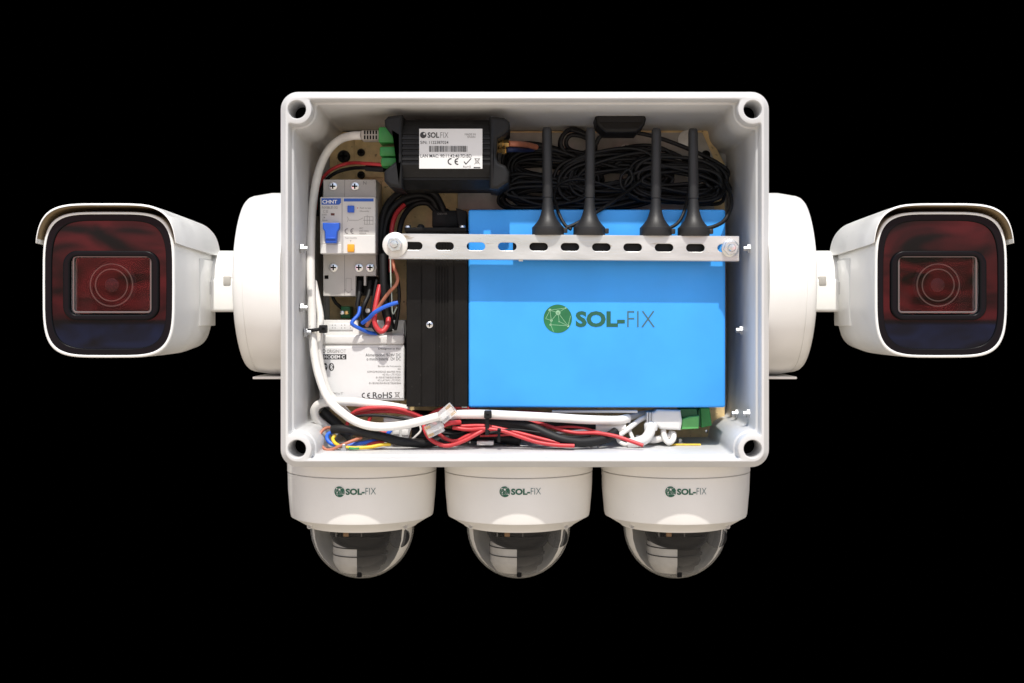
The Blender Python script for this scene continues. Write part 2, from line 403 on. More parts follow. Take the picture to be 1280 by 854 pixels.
def enclosure():
    bm = bmesh.new()
    def ring(lp, y): return [bm.verts.new((x, y, z)) for x, z in lp]
    def strip(a, b):
        n = len(a)
        for i in range(n): bm.faces.new((a[i], a[(i+1) % n], b[(i+1) % n], b[i]))
    outer = lambda e: rrect(OCX, OCZ, OHW-e, OHH-e, 11-e, 8)
    ro = [ring(outer(e), y) for e, y in ((4.4, 0), (4.1, .08), (3.8, .3), (.5, 4.6), (.15, 4.9), (0, 5.8), (.2, 40), (1.2, 116), (2.5, 119.6), (4, 120))]
    for a, b in zip(ro, ro[1:]): strip(a, b)
    bm.faces.new(ro[-1])
    cv = [ring(cavity(e), y) for e, y in ((-.9, 0), (-.35, .2), (0, .8), (.5, 8), (.7, 9), (1.6, 9.5), (1.9, 10.0), (2.6, 40), (4.5, 112), (6, 113))]
    for a, b in zip(cv, cv[1:]): strip(a, b)
    bm.faces.new(cv[-1])
    fe = []
    holes = []
    for sx in (-1, 1):
        for sz in (-1, 1):
            h = [ring(circle(OCX+sx*HX, OCZ+sz*HZ, r, 28), y) for r, y in ((6.0, 0), (5.75, .2), (5.5, .8), (5.2, 60), (5.1, 100))]
            for a, b in zip(h, h[1:]): strip(a, b)
            bm.faces.new(h[-1]); holes.append(h[0])
    edges = []
    for lp in [ro[0], cv[0]]+holes:
        for i in range(len(lp)):
            a, b = lp[i], lp[(i+1) % len(lp)]
            edges.append(bm.edges.get((a, b)))
    bmesh.ops.triangle_fill(bm, use_beauty=True, use_dissolve=False, edges=edges, normal=(0, -1, 0))
    return link('shell', bm_mesh(bm), 'box', enc, 32)
enclosure()
for sx in (-1, 1):
    for sz in (-1, 1):
        lathe('hole_shade_plug', [(5.4, 0), (5.4, 1), (3, 1.2), (2.6, .2), (.01, .2)], 'y', (OCX+sx*HX, 26, OCZ+sz*HZ), 'dark_hole', enc, 24)  # added dark plug puts the deep hole's shade into its colour
# fixing screws of the cameras poke through the side and bottom walls
def wall_screw(px, py, d, side):
    c = W(px, py, d); ax = 'x' if side in 'lr' else 'z'
    s = -1 if side == 'r' else 1
    prof = [(3.0, 0), (3.0, s*2.0), (1.6, s*2.0), (1.6, s*4.2), (1.2, s*4.6)]
    if side == 'l': c.x = wx(360, 0)+3.2+d*.02
    if side == 'r': c.x = -(wx(360, 0)+3.2+d*.02)+1
    if side == 'b': c.z = OZ0+5.5+2.0+d*.02
    prof = [(r, h-s*.6) for r, h in prof]
    lathe('screw', prof, ax, c, 'wall_screw', enc, 6)
for p in ((373, 311, 28, 'l'), (374, 385, 28, 'l'), (378, 416, 40, 'l'), (936, 311, 28, 'r'), (924, 413, 55, 'r'), (917, 517, 70, 'r'), (931, 517, 30, 'r'),
          (743, 553, 45, 'b'), (850, 550, 62, 'b'), (430, 557, 30, 'b')): wall_screw(*p)

# ------------------------------------------------------------------ mounting plate inside
PD = 104.0
mp = thing('mounting_plate', 'tan mounting board with clipped corners fixed in the back of the box', 'board', W(656, 550, 108))
pprism('board', [[(412, 186), (428, 165), (884, 163), (906, 205), (906, 520), (886, 548), (430, 549), (412, 520)]], PD, 110, 'tan', mp, .4)
pprism('cover_sheet', [[(572, 166), (878, 166), (893, 200), (893, 262), (572, 262)]], PD-1.2, PD-.05, 'grey_sheet', mp, .2)
pbox('raised_strip', 443.5, 479, 168, 222, PD-2, PD-.05, 'tan', mp, .3)
screw('screw', 430, 196, PD, 4.4, mp, 'black', 3)
screw('screw', 451.5, 191, PD-2, 2.7, mp, 'black', 2.5)
screw('screw', 451.5, 219, PD-2, 2.7, mp, 'black', 2.5)
screw('screw', 782, 186, PD-1, 3.6, mp, 'washer', 2)
screw('screw', 882, 194, PD, 3.4, mp, 'black_metal', 2)
lathe('rivet', [(7, -.2), (7, .6), (6, .9), (.01, .9)], 'y', W(860, 175, PD-1), 'washer', mp)
screw('screw', 883, 539, PD, 1.2, mp, 'chrome', 1, False)

# ------------------------------------------------------------------ black gateway (router) at the top
def extrude_x(name, sec, x0, x1, mat, parent):
    return loft(name, [[Vector((x, y, z)) for y, z in sec] for x in (x0, x1)], mat, parent, smooth=20)
rt = thing('network_gateway', 'black ribbed gateway unit with white serial label at top of the box', 'gateway', W(558, 235, 95))
d0 = 20
zt, zb = wz(146, d0), wz(234, d0)
sec = [(60, zt), (34, zt), (26, zt-4), (d0+1, zt-9.5)]
z = zt-9.5
zl = wz(206, d0)
for f in (.12, .27, .42, .57, .74, .9):
    zz = z+(zl-z)*f
    sec += [(d0, zz+.9), (d0+1.0, zz+.5), (d0+1.0, zz-.5), (d0, zz-.9)]
sec += [(d0, zl), (d0+4.5, zl-7.5), (d0+5.4, zl-7.8), (d0+5.4, zl-9), (d0+7, zl-9.3), (36, zb), (60, zb)]
extrude_x('body', sec, wx(500, d0), wx(614, d0), 'black', rt)
capL = [(503, 143), (485, 145), (480, 150), (481, 158), (487, 166), (495, 171), (496.5, 200), (489, 206), (480, 214), (480, 226), (486, 233), (503, 236)]
capR = [(612, 145), (631, 147), (637, 152), (637, 161), (631, 168), (622, 173), (620.5, 196), (623, 203), (632, 207), (636.5, 216), (635.5, 228), (622, 237), (612, 236)]
for cp in (capL, capR):
    xs = cp
    o = pprism('end_cap', [xs[::-1]], d0-1.2, 62, 'black', rt, 2.2, 3)
lb = pbox('serial_label', 524, 603, 161, 211, d0-.45, d0-.05, 'label', rt, .1, 1)
LD = d0-.45
flat('emblem', [[(529+4*math.cos(a*.3), 169-4*math.sin(a*.3)) for a in range(21)]], LD, 'print_black', lb)
flat('emblem_dot', [[(530.5+1.3*math.cos(a*.6), 167.5-1.3*math.sin(a*.6)) for a in range(11)]], LD, 'label', lb, proud=.16)  # small pale dot on the emblem disc
text('SOL', 534.5, 165.5, 549, 172.5, LD, 'print_black', lb, .28)
text('FIX', 550.5, 165.5, 560.5, 172.5, LD, 'print_grey', lb, -.10)
text('MADE IN', 581, 166.8, 594.5, 169.4, LD, 'print_grey', lb)
text('SPAIN', 584, 170.2, 594, 172.6, LD, 'print_grey', lb)
text('S/N: 1122387024', 525.5, 176.3, 560.5, 180, LD, 'print_black', lb, .05)
bars = []; x = 536.5
while x < 585:
    w = random.choice((.35, .5, .8, 1.1)); bars.append(rectp(x, min(x+w, 585.3), 182.5, 190)); x += w+random.choice((.4, .55, .8))
flat('barcode', bars, LD, 'print_black', lb)
text('LAN MAC: 90:11:42:46:7D:BD', 525.5, 193, 589.5, 197, LD, 'print_black', lb, .03)
ce_mark(567, 202, 8.5, LD, 'print_black', lb)
flat('tick_mark', [strokep((580, 202), (582.5, 205.5), 1.1), strokep((582.2, 205.5), (589, 198), 1.0)], LD, 'print_black', lb)
text('RoHS', 579, 207.2, 588.5, 209.8, LD, 'print_grey', lb)
bin_mark(596.5, 201.5, 8, LD, 'print_grey', lb)
flat('bin_bar', [rectp(592, 600.5, 209, 210.3)], LD, 'print_black', lb)
for (a, b, c, dd) in ((473, 497, 158.5, 178.5), (474.5, 496, 183, 195.5), (476, 496, 196.8, 208)):
    t = pbox('terminal_plug', a, b, c, dd, 33, 52, 'green', rt, 1.2, 2)
for (a, b, c, dd) in ((618, 636, 176.5, 182.5), (621, 633, 185, 190)):
    zc = wz((c+dd)/2, 38); lathe('antenna_socket', [(2.2, 0), (2.2, 3), (3.2, 3.2), (3.2, 5.5), (2.6, 5.7), (2.6, wx(b, 38)-wx(a, 38)), (1, wx(b, 38)-wx(a, 38))], 'x', (wx(a, 38), 38, zc), 'gold', rt, 6, 20)

box('mounting_bracket', wx(505, 78), wx(610, 78), 62.1, PD-2.1, wz(222, 78), wz(158, 78), 'grey_pl', rt, .6)

# ------------------------------------------------------------------ circuit breaker
bk = thing('circuit_breaker', 'grey two-module circuit breaker with blue toggle and orange test button', 'breaker', W(436, 372, 100))
pprism('housing', [[(404, 224.5), (470, 224.5), (470, 345), (457.6, 345), (457.6, 357), (454.6, 357), (454.6, 345), (444.5, 345), (444.5, 370), (404, 370)]], 62, 98, 'grey_pl', bk, .4)
pbox('rear_body', 446, 470.5, 346, 369, 72, 98, 'black', bk, .3)
fr = pbox('front_face', 400, 469.5, 246.3, 317.5, 47, 63, 'light_pl', bk, .8, 3)
FD = 47
flat('module_joint', [rectp(427.3, 427.9, 247, 317)], FD, 'print_grey', fr, proud=.06)
flat('badge', [[(402, 256), (424, 256), (426.3, 253.5), (426.3, 248), (402, 248)]], FD, 'print_blue', fr)
text('CHNT', 403, 250, 421.5, 254.6, FD-.1, 'print_pale', fr, .25)
flat('stripe', [rectp(429.8, 467, 248.2, 252)], FD, 'print_blue', fr)
text('NXBLE-32', 402.5, 258, 422, 261, FD, 'print_grey', fr)
text('C 32', 404, 263, 410, 266, FD, 'print_grey', fr)
for i, yy in enumerate((267.5, 271, 274.5)): text(('6000', '3', '30mA')[i], 402.5, yy, 402.5+(6, 4, 7)[i], yy+2, FD, 'print_grey', fr)
pbox('indicator', 413.5, 418.2, 266.6, 269.4, FD-.25, FD+1, material('dark_red_indicator', (.10, .02, .01), .4), fr, .1, 1)
pbox('push_button', 434.2, 442.6, 257, 265.6, FD-1.6, FD+2, 'toggle', fr, .4)
text('Push to test', 450, 259, 464, 261.2, FD, 'print_grey', fr)
text('Monthly', 450, 263.2, 461.5, 265.6, FD, 'print_grey', fr)
flat('red_dot', [circle(447, 260.2, .7, 8)], FD, 'red', fr)
wd_ = .35
flat('wiring_diagram', [strokep((434, 271), (435.5, 274), wd_), strokep((435.5, 274), (434, 277.5), wd_), strokep((436, 275.5), (448, 275.5), wd_), strokep((448, 275.5), (454, 272.5), wd_),
     strokep((455, 271), (466.5, 271), wd_), strokep((455, 280.5), (466.5, 280.5), wd_), strokep((455.5, 271), (455.5, 280.5), wd_), strokep((459, 269), (459, 281), wd_), strokep((462, 271), (462, 280.5), wd_), strokep((466.3, 271), (466.3, 280.5), wd_), strokep((454, 275.5), (466, 275.5), wd_)], FD, 'print_grey', fr)
ce_mark(437, 289, 7, FD, 'print_grey', fr)
for i, yy in enumerate((284.5, 288, 291)): text(('AC', '230V 50Hz', '4500A')[i], 449, yy, 449+(5, 12, 9)[i], yy+2, FD, 'print_grey', fr)
pbox('sunlit_test_zone', 429.2, 469, 294, 317, FD-.3, FD+1, 'white_pl', fr, .3, 1)  # whiter plate: sunlight on the lower face put into its colour
text('Test monthly', 431, 296.5, 446, 299, FD-.3, 'print_grey', fr)
text('T', 437.3, 300.3, 439.3, 302.8, FD-.3, 'print_grey', fr)
pbox('test_button', 434, 442.8, 305.2, 315, FD-2, FD+1.5, 'orange_pl', fr, .5)
pbox('toggle_recess', 402.6, 424.8, 277.5, 304.6, FD-.2, FD+1, 'white_pl', fr, .2, 1)
tg = pprism('toggle', [[(403.2, 278.5), (424.2, 278.5), (424.2, 285.5), (421.5, 289.5), (420.5, 304), (406.5, 304), (405.8, 289.5), (403.2, 285.5)][::-1]], FD-5, FD+.5, 'toggle', fr, .7, 2)
box('grip_ridge', wx(406.5, FD-5)+.4, wx(420.5, FD-5)-.4, FD-6, FD-4, wz(299, FD-5), wz(296.6, FD-5), 'toggle', tg, .3)
pbox('sunlit_base_zone', 401, 427, 305.5, 317, FD-.3, FD+1, 'white_pl', fr, .3, 1)  # also whiter, with the sunlight on this corner put into its colour
for (a, b) in ((416, 233), (443.5, 233), (416.7, 334.6), (448.6, 334.6), (462.6, 334.6)):
    c = W(a, b, 62)
    lathe('terminal_hole', [(4.3, -.4), (4.3, .15), (3.5, .18), (3.4, -.3)], 'y', c, 'grey_pl', bk, 24)
    screw('terminal_screw', a, b, 61.7, 2.9, bk, 'chrome', .6)
text('N', 454, 226.5, 458, 231, 62, 'print_grey', bk)
flat('arrow_mark', [strokep(p, q, .35) for p, q in (((432.5, 348), (439, 348)), ((432.5, 348), (432.5, 362)), ((439, 348), (439, 362)), ((432.5, 362), (430.5, 362)), ((439, 362), (440.5, 362)), ((430.5, 362), (435.7, 366)), ((440.5, 362), (435.7, 366)))], 62, 'print_grey', bk)
flat('housing_joint', [rectp(430.5, 431, 225, 246), rectp(430.5, 431, 318, 369)], 62, 'print_grey', bk, proud=.05)
pbox('slot', 405.6, 410.5, 344.3, 348.8, 61.7, 63, 'dark_hole', bk, .1, 1)
for (a, b) in ((445.5, 454), (458.5, 468.5)): pbox('terminal_mouth', a, b, 346, 366, 67, 73, 'dark_hole', bk, .2, 1)

# ------------------------------------------------------------------ white modem
md = thing('modem', 'white modem box with printed specification label below the breaker', 'modem', W(452, 503, 104))
pbox('base', 399, 505.5, 400, 501, 64, 103.9, 'white_pl', md, .8)
o = pbox('terminal_strip', 411, 441, 404.5, 412.5, 63.2, 66, 'label', md, .3)
flat('pin_marks', [rectp(x, x+1, y, y+1) for x in (415, 418.5, 426.5, 430.5, 437.5) for y in (406, 409.5)], 63.2, 'print_grey', o)
pbox('ridge', 399.5, 505.5, 418.5, 431, 56.5, 64.1, 'white_pl', md, 1.6, 3)
pbox('cover', 399.5, 505.5, 431.2, 501, 57.5, 64.1, 'white_pl', md, .8, 2)
lb = pbox('specification_label', 401, 504.5, 434.5, 498, 57.1, 57.6, 'label', md, .1, 1)
MD = 57.1
text('ORIGIN', 408.5, 437, 423.5, 441.2, MD, 'print_grey', lb, .1); text('IOT', 424.5, 437, 432.5, 441.2, MD, 'print_grey', lb, -.15)
flat('emblem', arcp(405, 439, 1.8, 0, 360, .8), MD, 'print_grey', lb)
flat('name_plate', [rectp(402.8, 433, 443, 449.3)], MD, 'print_black', lb)
text('MODEM C', 404.8, 444.2, 431, 448.3, MD-.1, 'print_pale', lb, .25)
for cx in (406, 414.3): flat('badge', [[(cx+3.4*math.cos(a*.262), 458.8-5.0*math.sin(a*.262)) for a in range(24)]], MD, 'print_black', lb)
flat('wireless_mark', arcp(406, 461, 4, 45, 135, .7, 6)+arcp(406, 461, 2.4, 45, 135, .7, 5)+[circle(406, 460.7, .7, 8)], MD, 'print_pale', lb, proud=.2)
flat('bluetooth_mark', [strokep(p, q, .6) for p, q in (((414.3, 455), (414.3, 462.6)), ((414.3, 455), (416.2, 457)), ((416.2, 457), (412.4, 460.6)), ((414.3, 462.6), (416.2, 460.6)), ((416.2, 460.6), (412.4, 457)))], MD, 'print_pale', lb, proud=.2)
text('Designed in EU', 473, 434.9, 500.3, 437.6, MD, 'print_black', lb, .1)
text('Alimentación: 9-28V DC', 457, 442, 501, 445.6, MD, 'print_black', lb)
text('o modo batería 12V DC', 458.3, 446.8, 501, 450.6, MD, 'print_black', lb)
for s, x0, y in (('Bandas de frecuencia', 472.5, 456.6), ('4G:', 497, 460.2), ('GSM/GPRS/EDGE 850/900 MHz', 459, 463.7), ('4G EU: LTE FDD:', 478, 467.2), ('B1/B3/B7/B8/B20/B28A', 470, 470.8), ('4G LATAM: LTE FDD:', 472, 474.3), ('B1/B2/B3/B4/B5/B7/B28/B66', 461.5, 477.9)):
    text(s, x0, y, 501, y+2.3, MD, 'print_grey', lb)
text('TECH', 411, 490.5, 420, 493.4, MD, 'print_grey', lb, .12); text('IoT', 421, 490.5, 429, 493.4, MD, 'print_grey', lb, -.1)
ce_mark(458, 494.3, 6.6, MD, 'print_black', lb)
text('RoHS', 466, 490.3, 490.3, 497.5, MD, 'print_black', lb, .12)
bin_mark(496.5, 493.6, 7.5, MD, 'print_grey', lb)

# ------------------------------------------------------------------ black finned controller
pc = thing('power_controller', 'tall black metal controller with vertical grooves beside the blue battery', 'controller', W(546, 510, 104))
d0 = 43
x0, x1 = wx(508, d0), wx(584.5, d0)
sec = [(x0, PD-.1), (x0, d0+.6), (x0+.6, d0)]
for gx, gw in ((527, .5), (545.5, .6), (549, .6), (552.5, .6), (556, .6), (559.5, .6), (567.5, .5)):
    g = wx(gx, d0); sec += [(g-gw, d0), (g-gw, d0+1.1), (g+gw, d0+1.1), (g+gw, d0)]
sec += [(x1-.6, d0), (x1, d0+.6), (x1, PD-.1)]
loft('body', [[Vector((a, b, z)) for a, b in sec] for z in (wz(508.5, d0), wz(290, d0))], 'black_metal', pc, smooth=20)
tp = box('end_plate', x0-1.2, x1-.8, d0-1.0, 100, wz(290, d0)+.02, wz(284.5, d0), 'black_metal', pc, .4)
screw('screw', 537, 406, d0, 2.2, pc, 'chrome', .9)
for x in (510, 578):
    c = W(x, 285, d0+3); lathe('screw', [(2.1, -1), (2.1, 1), (1.6, 1.7), (.01, 1.8)], 'z', c, 'chrome', pc, 16)
c = W(526, 284.5, d0+5); lathe('screw', [(2.4, -1), (2.4, .8), (1.4, 2), (.01, 2.2)], 'z', c, 'black', pc, 16)
pbox('foot_tab', 577, 584, 506, 510, d0+2, 60, 'washer', pc, .2)
cb = pbox('cable_gland', 540, 573, 263, 284.3, 78, 98, 'black', pc, 1.0)
text('DEWA', 547, 266.2, 559, 268.6, 78, 'print_grey', cb)
pprism('latch', [[(570, 260), (583, 264), (583, 284), (573, 284)][::-1]], 77, 98, 'black', pc, .5)

# ------------------------------------------------------------------ blue battery
bt = thing('battery_pack', 'bright blue shrink-wrapped battery pack with green globe logo', 'battery', W(746, 512, 104))
d0 = 43.4
bx0, bx1, bz0, bz1 = wx(585.5, d0), wx(907, d0), wz(509.5, d0), wz(262, d0)
bm = bmesh.new()
bmesh.ops.create_cube(bm, size=1)
for v in bm.verts: v.co = Vector(((bx0+bx1)/2+v.co.x*(bx1-bx0), (d0+PD)/2+v.co.y*(PD-.2-d0), (bz0+bz1)/2+v.co.z*(bz1-bz0)))
bmesh.ops.bevel(bm, geom=bm.edges[:], offset=1.6, segments=3, profile=.5, affect='EDGES')
link('wrapped_body', bm_mesh(bm), 'blue', bt)
def emblem(cx, cy, r, d, parent, mg, ml, wrap=None):
    e = flat('emblem', [[(cx+r*math.cos(2*math.pi*i/40), cy-r*math.sin(2*math.pi*i/40)) for i in range(40)]], d, mg, parent, wrap)
    nodes = {'a': (.02, -.42), 'b': (-.55, -.6), 'c': (-.45, .12), 'd': (-.5, .42), 'e': (.72, .5), 'f': (.1, .2), 'g': (-.85, .0), 'h': (.55, -.75), 'i': (-.3, .92), 'j': (.9, -.2)}
    P = []
    w = r*.024
    for p, q in ('ab', 'ac', 'ae', 'cb', 'cd', 'de', 'fa', 'gc', 'ah', 'di', 'bg', 'je', 'ef', 'bh'):
        a, b = nodes[p], nodes[q]; P.append(strokep((cx+a[0]*r, cy+a[1]*r), (cx+b[0]*r, cy+b[1]*r), w))
    for k_, rr in (('a', .17), ('b', .10), ('c', .09), ('d', .08), ('e', .09), ('f', .05), ('h', .06)):
        a = nodes[k_]; P.append([(cx+a[0]*r+rr*r*math.cos(i*.524), cy+a[1]*r-rr*r*math.sin(i*.524)) for i in range(12)])
    wr2 = (lambda x, z: wrap(x, z, .08)) if wrap else None
    flat('emblem_lines', P, d, ml, e, wr2, proud=.18)
emblem(697.2, 398.5, 17.8, d0, bt, 'logo', material('pale_green_print', (.30, .55, .34), .5))
text('SOL-', 719.5, 389, 781, 409, d0, 'logo_dark', bt, .42)
text('FIX', 784, 389, 818.5, 409, d0, 'logo_thin', bt, -.16)

# ------------------------------------------------------------------ slotted steel rail with its bolts
sr = thing('slotted_rail', 'slotted zinc steel rail bolted across the front of the battery', 'rail', W(704, 326, 27))
BD = 27.6
tilt = lambda px: (px-484)*3.2/440
def ppt(px, py): return (wx(px, BD), wz(py+tilt(px), BD))
out = [ppt(486, 292), ppt(486, 323.5), ppt(924, 323.0), ppt(924, 292)]
holes = []
for i in range(11):
    cx = 516.5+39.2*i; cy = 307.2
    hw, hh = 11.6, 5.0
    lp = []
    for a0, sgn in ((-90, 1), (90, -1)):
        for j in range(9):
            a = R(a0+180*j/8); lp.append(ppt(cx+sgn*(hw-hh)+hh*math.cos(a), cy-hh*math.sin(a)))
    holes.append(lp)
prism('front_web', [out]+holes, BD, BD+2, 'steel', sr, .25)
def flange(name, py, depth, th):
    bm = bmesh.new(); vs_ = []
    for px in (486, 924):
        x, z = ppt(px, py)
        vs_.append([bm.verts.new(p) for p in ((x, BD+.5, z), (x, BD+depth, z), (x, BD+depth, z-th), (x, BD+.5, z-th))])
    for i in range(4): bm.faces.new((vs_[0][i], vs_[0][(i+1) % 4], vs_[1][(i+1) % 4], vs_[1][i]))
    bm.faces.new(vs_[0]); bm.faces.new(vs_[1])
    return link(name, bm_mesh(bm), 'steel', sr)
flange('top_lip', 292.3, 5, 1.6); flange('bottom_lip', 320.2, 11.5, 1.6)  # bottom lip deepened out of sight to stop sunlight through the slots
prism('antenna_block', [[ppt(641, 294.6), ppt(641, 318.5), ppt(884, 318.5), ppt(884, 294.6)]], BD+5.1, BD+16.0, 'black', sr, .4)
def rail_bolt(px, py, rw, wm):
    c = W(px, py, BD)
    w_ = lathe('washer', [(2, .05), (rw, .05), (rw, 1.2), (rw-.5, 1.6), (3, 1.6)], 'y', c, wm, sr, 36)
    prism('nut', [hexp(c.x, c.z, 4.9, 12)], BD-6.2, BD-1.6, 'chrome', sr, .5)
    lathe('bolt', [(2.6, -.5), (2.6, 7.6), (2.1, 8.6), (.01, 8.7)], 'y', c, 'chrome', sr, 20)
    lathe('standoff', [(2.4, -(PD-BD)+.2), (2.4, -2.1)], 'y', c, 'steel', sr, 14)
rail_bolt(494, 306.2, 8.0, 'washer')
rail_bolt(912.5, 310.5, 5.6, 'chrome')
box('burr', wx(651, BD)-1.5, wx(651, BD)+1.5, BD+3, BD+5, wz(326.5, BD), wz(324, BD), 'steel', sr, .4)

# ------------------------------------------------------------------ antennas on the rail
AD = 33.0
ANT = (685, 736.5, 819.5, 867)
prof = [(.01, 0), (9.9, 0), (10.25, .5), (10.25, 4.6), (10.2, 5.2), (9.9, 5.5), (8.8, 6.6), (7.4, 8.2), (5.9, 10.4), (4.8, 13), (4.0, 16), (3.4, 19.5), (3.05, 24), (2.9, 24.05), (2.9, 24.4)]
whip = [(2.9, 24.2), (3.3, 24.5), (3.3, 36), (3.15, 46), (3.15, 66), (2.9, 68), (2.2, 69.2), (.01, 69.6)]
M['antenna'] = material('black_antenna_rubber', (.014, .014, .015), .5, bump=.12, bscale=900, vary=.2, vscale=100)
labels = ['black magnetic whip antenna standing first after the bare end of the steel rail',
          'black magnetic whip antenna standing second after the bare end of the steel rail',
          'black magnetic whip antenna standing second from the rail end with the small washer',
          'black magnetic whip antenna standing next to the rail end with the small washer']
for px, lab in zip(ANT, labels):
    zf = wz(292.3+tilt(px), BD)+.03
    c = (wx(px, AD), AD, zf)
    t = thing('whip_antenna', lab, 'antenna', c, 'antennas on the rail')
    lathe('magnetic_base', prof, 'z', c, 'antenna', t, 40)
    lathe('whip', whip, 'z', c, 'antenna', t, 24)
    t.rotation_euler = (R((px*7 % 3)*.25), R(((px*13) % 5-2)*.28), 0)
    box('cable_outlet', c[0]+9, c[0]+12.5, AD-1.6, AD+1.6, zf+1.5, zf+4.8, 'antenna', t, .5)

# black puck antenna under the top wall
pk = thing('puck_antenna', 'flat black puck antenna stuck under the top wall of the box', 'antenna', W(776, 165, 60))
pprism('puck_body', [[(744, 146), (750, 139), (803, 139), (808, 148), (806, 156), (796, 166), (757, 166), (746, 156)][::-1]], 48, 76, 'black', pk, 2.0, 3)
pprism('front_panel', [[(749, 153), (756, 160.5), (798, 160.5), (804, 153)][::-1]], 47.5, 50, 'black_metal', pk, .2)

# ------------------------------------------------------------------ coiled antenna leads
def coil(label, cx, cy, rx, ry, turns, d, r, rot=0, jit=5, tail_a=None, tail_b=None, seed=0, dj=7, name='coiled_cable'):
    rnd = random.Random(seed); pts = []
    if tail_a: pts += [W(*p) for p in tail_a]
    for t in range(turns):
        jx, jy, jrx, jry, jd, jr = (rnd.uniform(-jit, jit), rnd.uniform(-jit, jit)*.7, rnd.uniform(-jit, jit)*1.4, rnd.uniform(-jit, jit)*1.3, rnd.uniform(-dj, dj), rnd.uniform(-11, 11))
        for k in range(10):
            a = 2*math.pi*k/10+.5; ca, sa = math.cos(a), math.sin(a)
            fl = 1-.75*((t*.618) % 1)**1.4; ex = math.copysign(abs(ca)**.75, ca)*(rx*(.72+.28*fl)+jrx); ey = math.copysign(abs(sa)**.85, sa)*(ry*fl+jry*.5)
            rr = R(rot+jr); x = cx+jx+ex*math.cos(rr)-ey*math.sin(rr); y = cy+jy+ex*math.sin(rr)+ey*math.cos(rr)
            pts.append(W(x, y, min(99, max(66, d+jd+4*math.sin(a*1.0+t)))))
    if tail_b: pts += [W(*p) for p in tail_b]
    me = tube_mesh(cat_rom(pts, 5), r, 7)
    return tag(link(name, me, 'cable_black', None, 70), label, 'cable', 'coiled antenna leads')
coil('bundled black antenna lead coiled beside the gold sockets of the gateway', 684, 243, 55, 17, 20, 82, 1.3, 2, 4, None, [(640, 240, 84), (630, 250, 85), (640, 260, 86)], 3, 9)
coil('bundled black antenna lead coiled behind the first two antennas', 692, 212, 58, 25, 20, 90, 1.3, 8, 5, [(668, 184, 82), (690, 188, 84)], [(720, 190, 88)], 5, 6)
coil('bundled black antenna lead coiled behind the last two antennas', 848, 226, 60, 26, 23, 82, 1.3, 5, 5, None, [(903, 222, 76), (912, 240, 62), (914, 258, 46), (906, 275, 38), (893, 283, 34), (880, 286, 33)], 9, 8)
coil('bundled black antenna lead heaped in the middle of the rail antennas', 770, 222, 64, 32, 26, 88, 1.3, -6, 8, [(664, 187, 80), (700, 190, 82)], [(790, 235, 66), (764, 254, 48), (744, 266, 40), (722, 279, 36), (708, 285, 34)], 13, 9)
coil('small tight loop of black lead standing above the heap of cables', 722, 181, 20, 17, 3, 86, 1.5, 20, 2, None, [(735, 195, 90), (760, 210, 88)], 17, 3)
cable('antenna_lead', 'black lead arching from the puck antenna across to the last whip antenna', 'cable', [(745, 180, 80), (752, 170, 78), (775, 164.5, 78), (815, 170, 78), (860, 186, 80), (890, 200, 80), (908, 211, 78)], 1.5, 'cable_black')
cable('antenna_lead', 'black lead arching below the puck lead above the coil of the last antennas', 'cable', [(770, 205, 84), (795, 191, 80), (825, 187, 80), (850, 196, 80), (868, 210, 80), (885, 222, 80)], 1.5, 'cable_black')
cable('antenna_lead', 'short black lead curving between the last two antennas above the coil', 'cable', [(822, 218, 80), (838, 206, 76), (855, 204, 76), (870, 212, 80)], 1.5, 'cable_black')
cable('antenna_lead', 'loose thin black lead making an open loop between second and third antenna', 'cable', [(694, 252, 50), (693, 243, 58), (700, 230, 66), (720, 224, 70), (745, 228, 70), (775, 236, 70), (790, 225, 68), (786, 212, 68), (776, 222, 67), (779, 236, 68), (800, 250, 70)], 1.0, 'cable_black')
cable('antenna_lead', 'thin black lead dropping to the third antenna base in front of the blue battery', 'cable', [(862, 236, 60), (856, 262, 41), (848, 278, 36), (836, 286, 33.5)], 1.1, 'cable_black')
cable('antenna_lead', 'thin black lead hanging from the coil to the first antenna base', 'cable', [(694, 252, 50), (699, 268, 40), (706, 281, 36), (714, 287, 34)], 1.1, 'cable_black')
cable('antenna_lead', 'red-brown sleeved lead screwed to the gold socket of the gateway', 'cable', [(636, 179.5, 38), (648, 180, 43), (660, 181.5, 64), (670, 184, 76)], 1.9, 'brown', k=5)
cable('antenna_lead', 'dark blue sleeved lead screwed to the lower gold socket', 'cable', [(633, 187.5, 38), (645, 187, 44), (655, 187.5, 65), (666, 187, 78)], 1.7, material('navy_sleeve', (.012, .02, .07), .5), k=5)

# ------------------------------------------------------------------ power leads, gateway to breaker
cable('power_lead', 'thin red lead from the gateway plug curving down behind the white cable', 'wire', [(478, 206, 43), (458, 204.5, 50), (438, 204, 68), (418, 210, 72), (404, 222, 76), (397, 240, 80), (395, 262, 84)], 1.2, 'red')
o = thing('power_lead', 'thin black lead with thick sleeve from the gateway plug behind the white cable', 'wire', W(440, 210, 82))
tube('lead', [(478, 211, 45), (460, 210, 52), (440, 210.5, 70), (420, 216, 74), (406, 228, 78), (399, 248, 82), (397, 270, 86)], 1.25, 'cable_black', o)
tube('sleeve', [(481, 211.5, 44.5), (468, 211, 49), (458, 210.3, 53)], 2.0, 'cable_black', o)

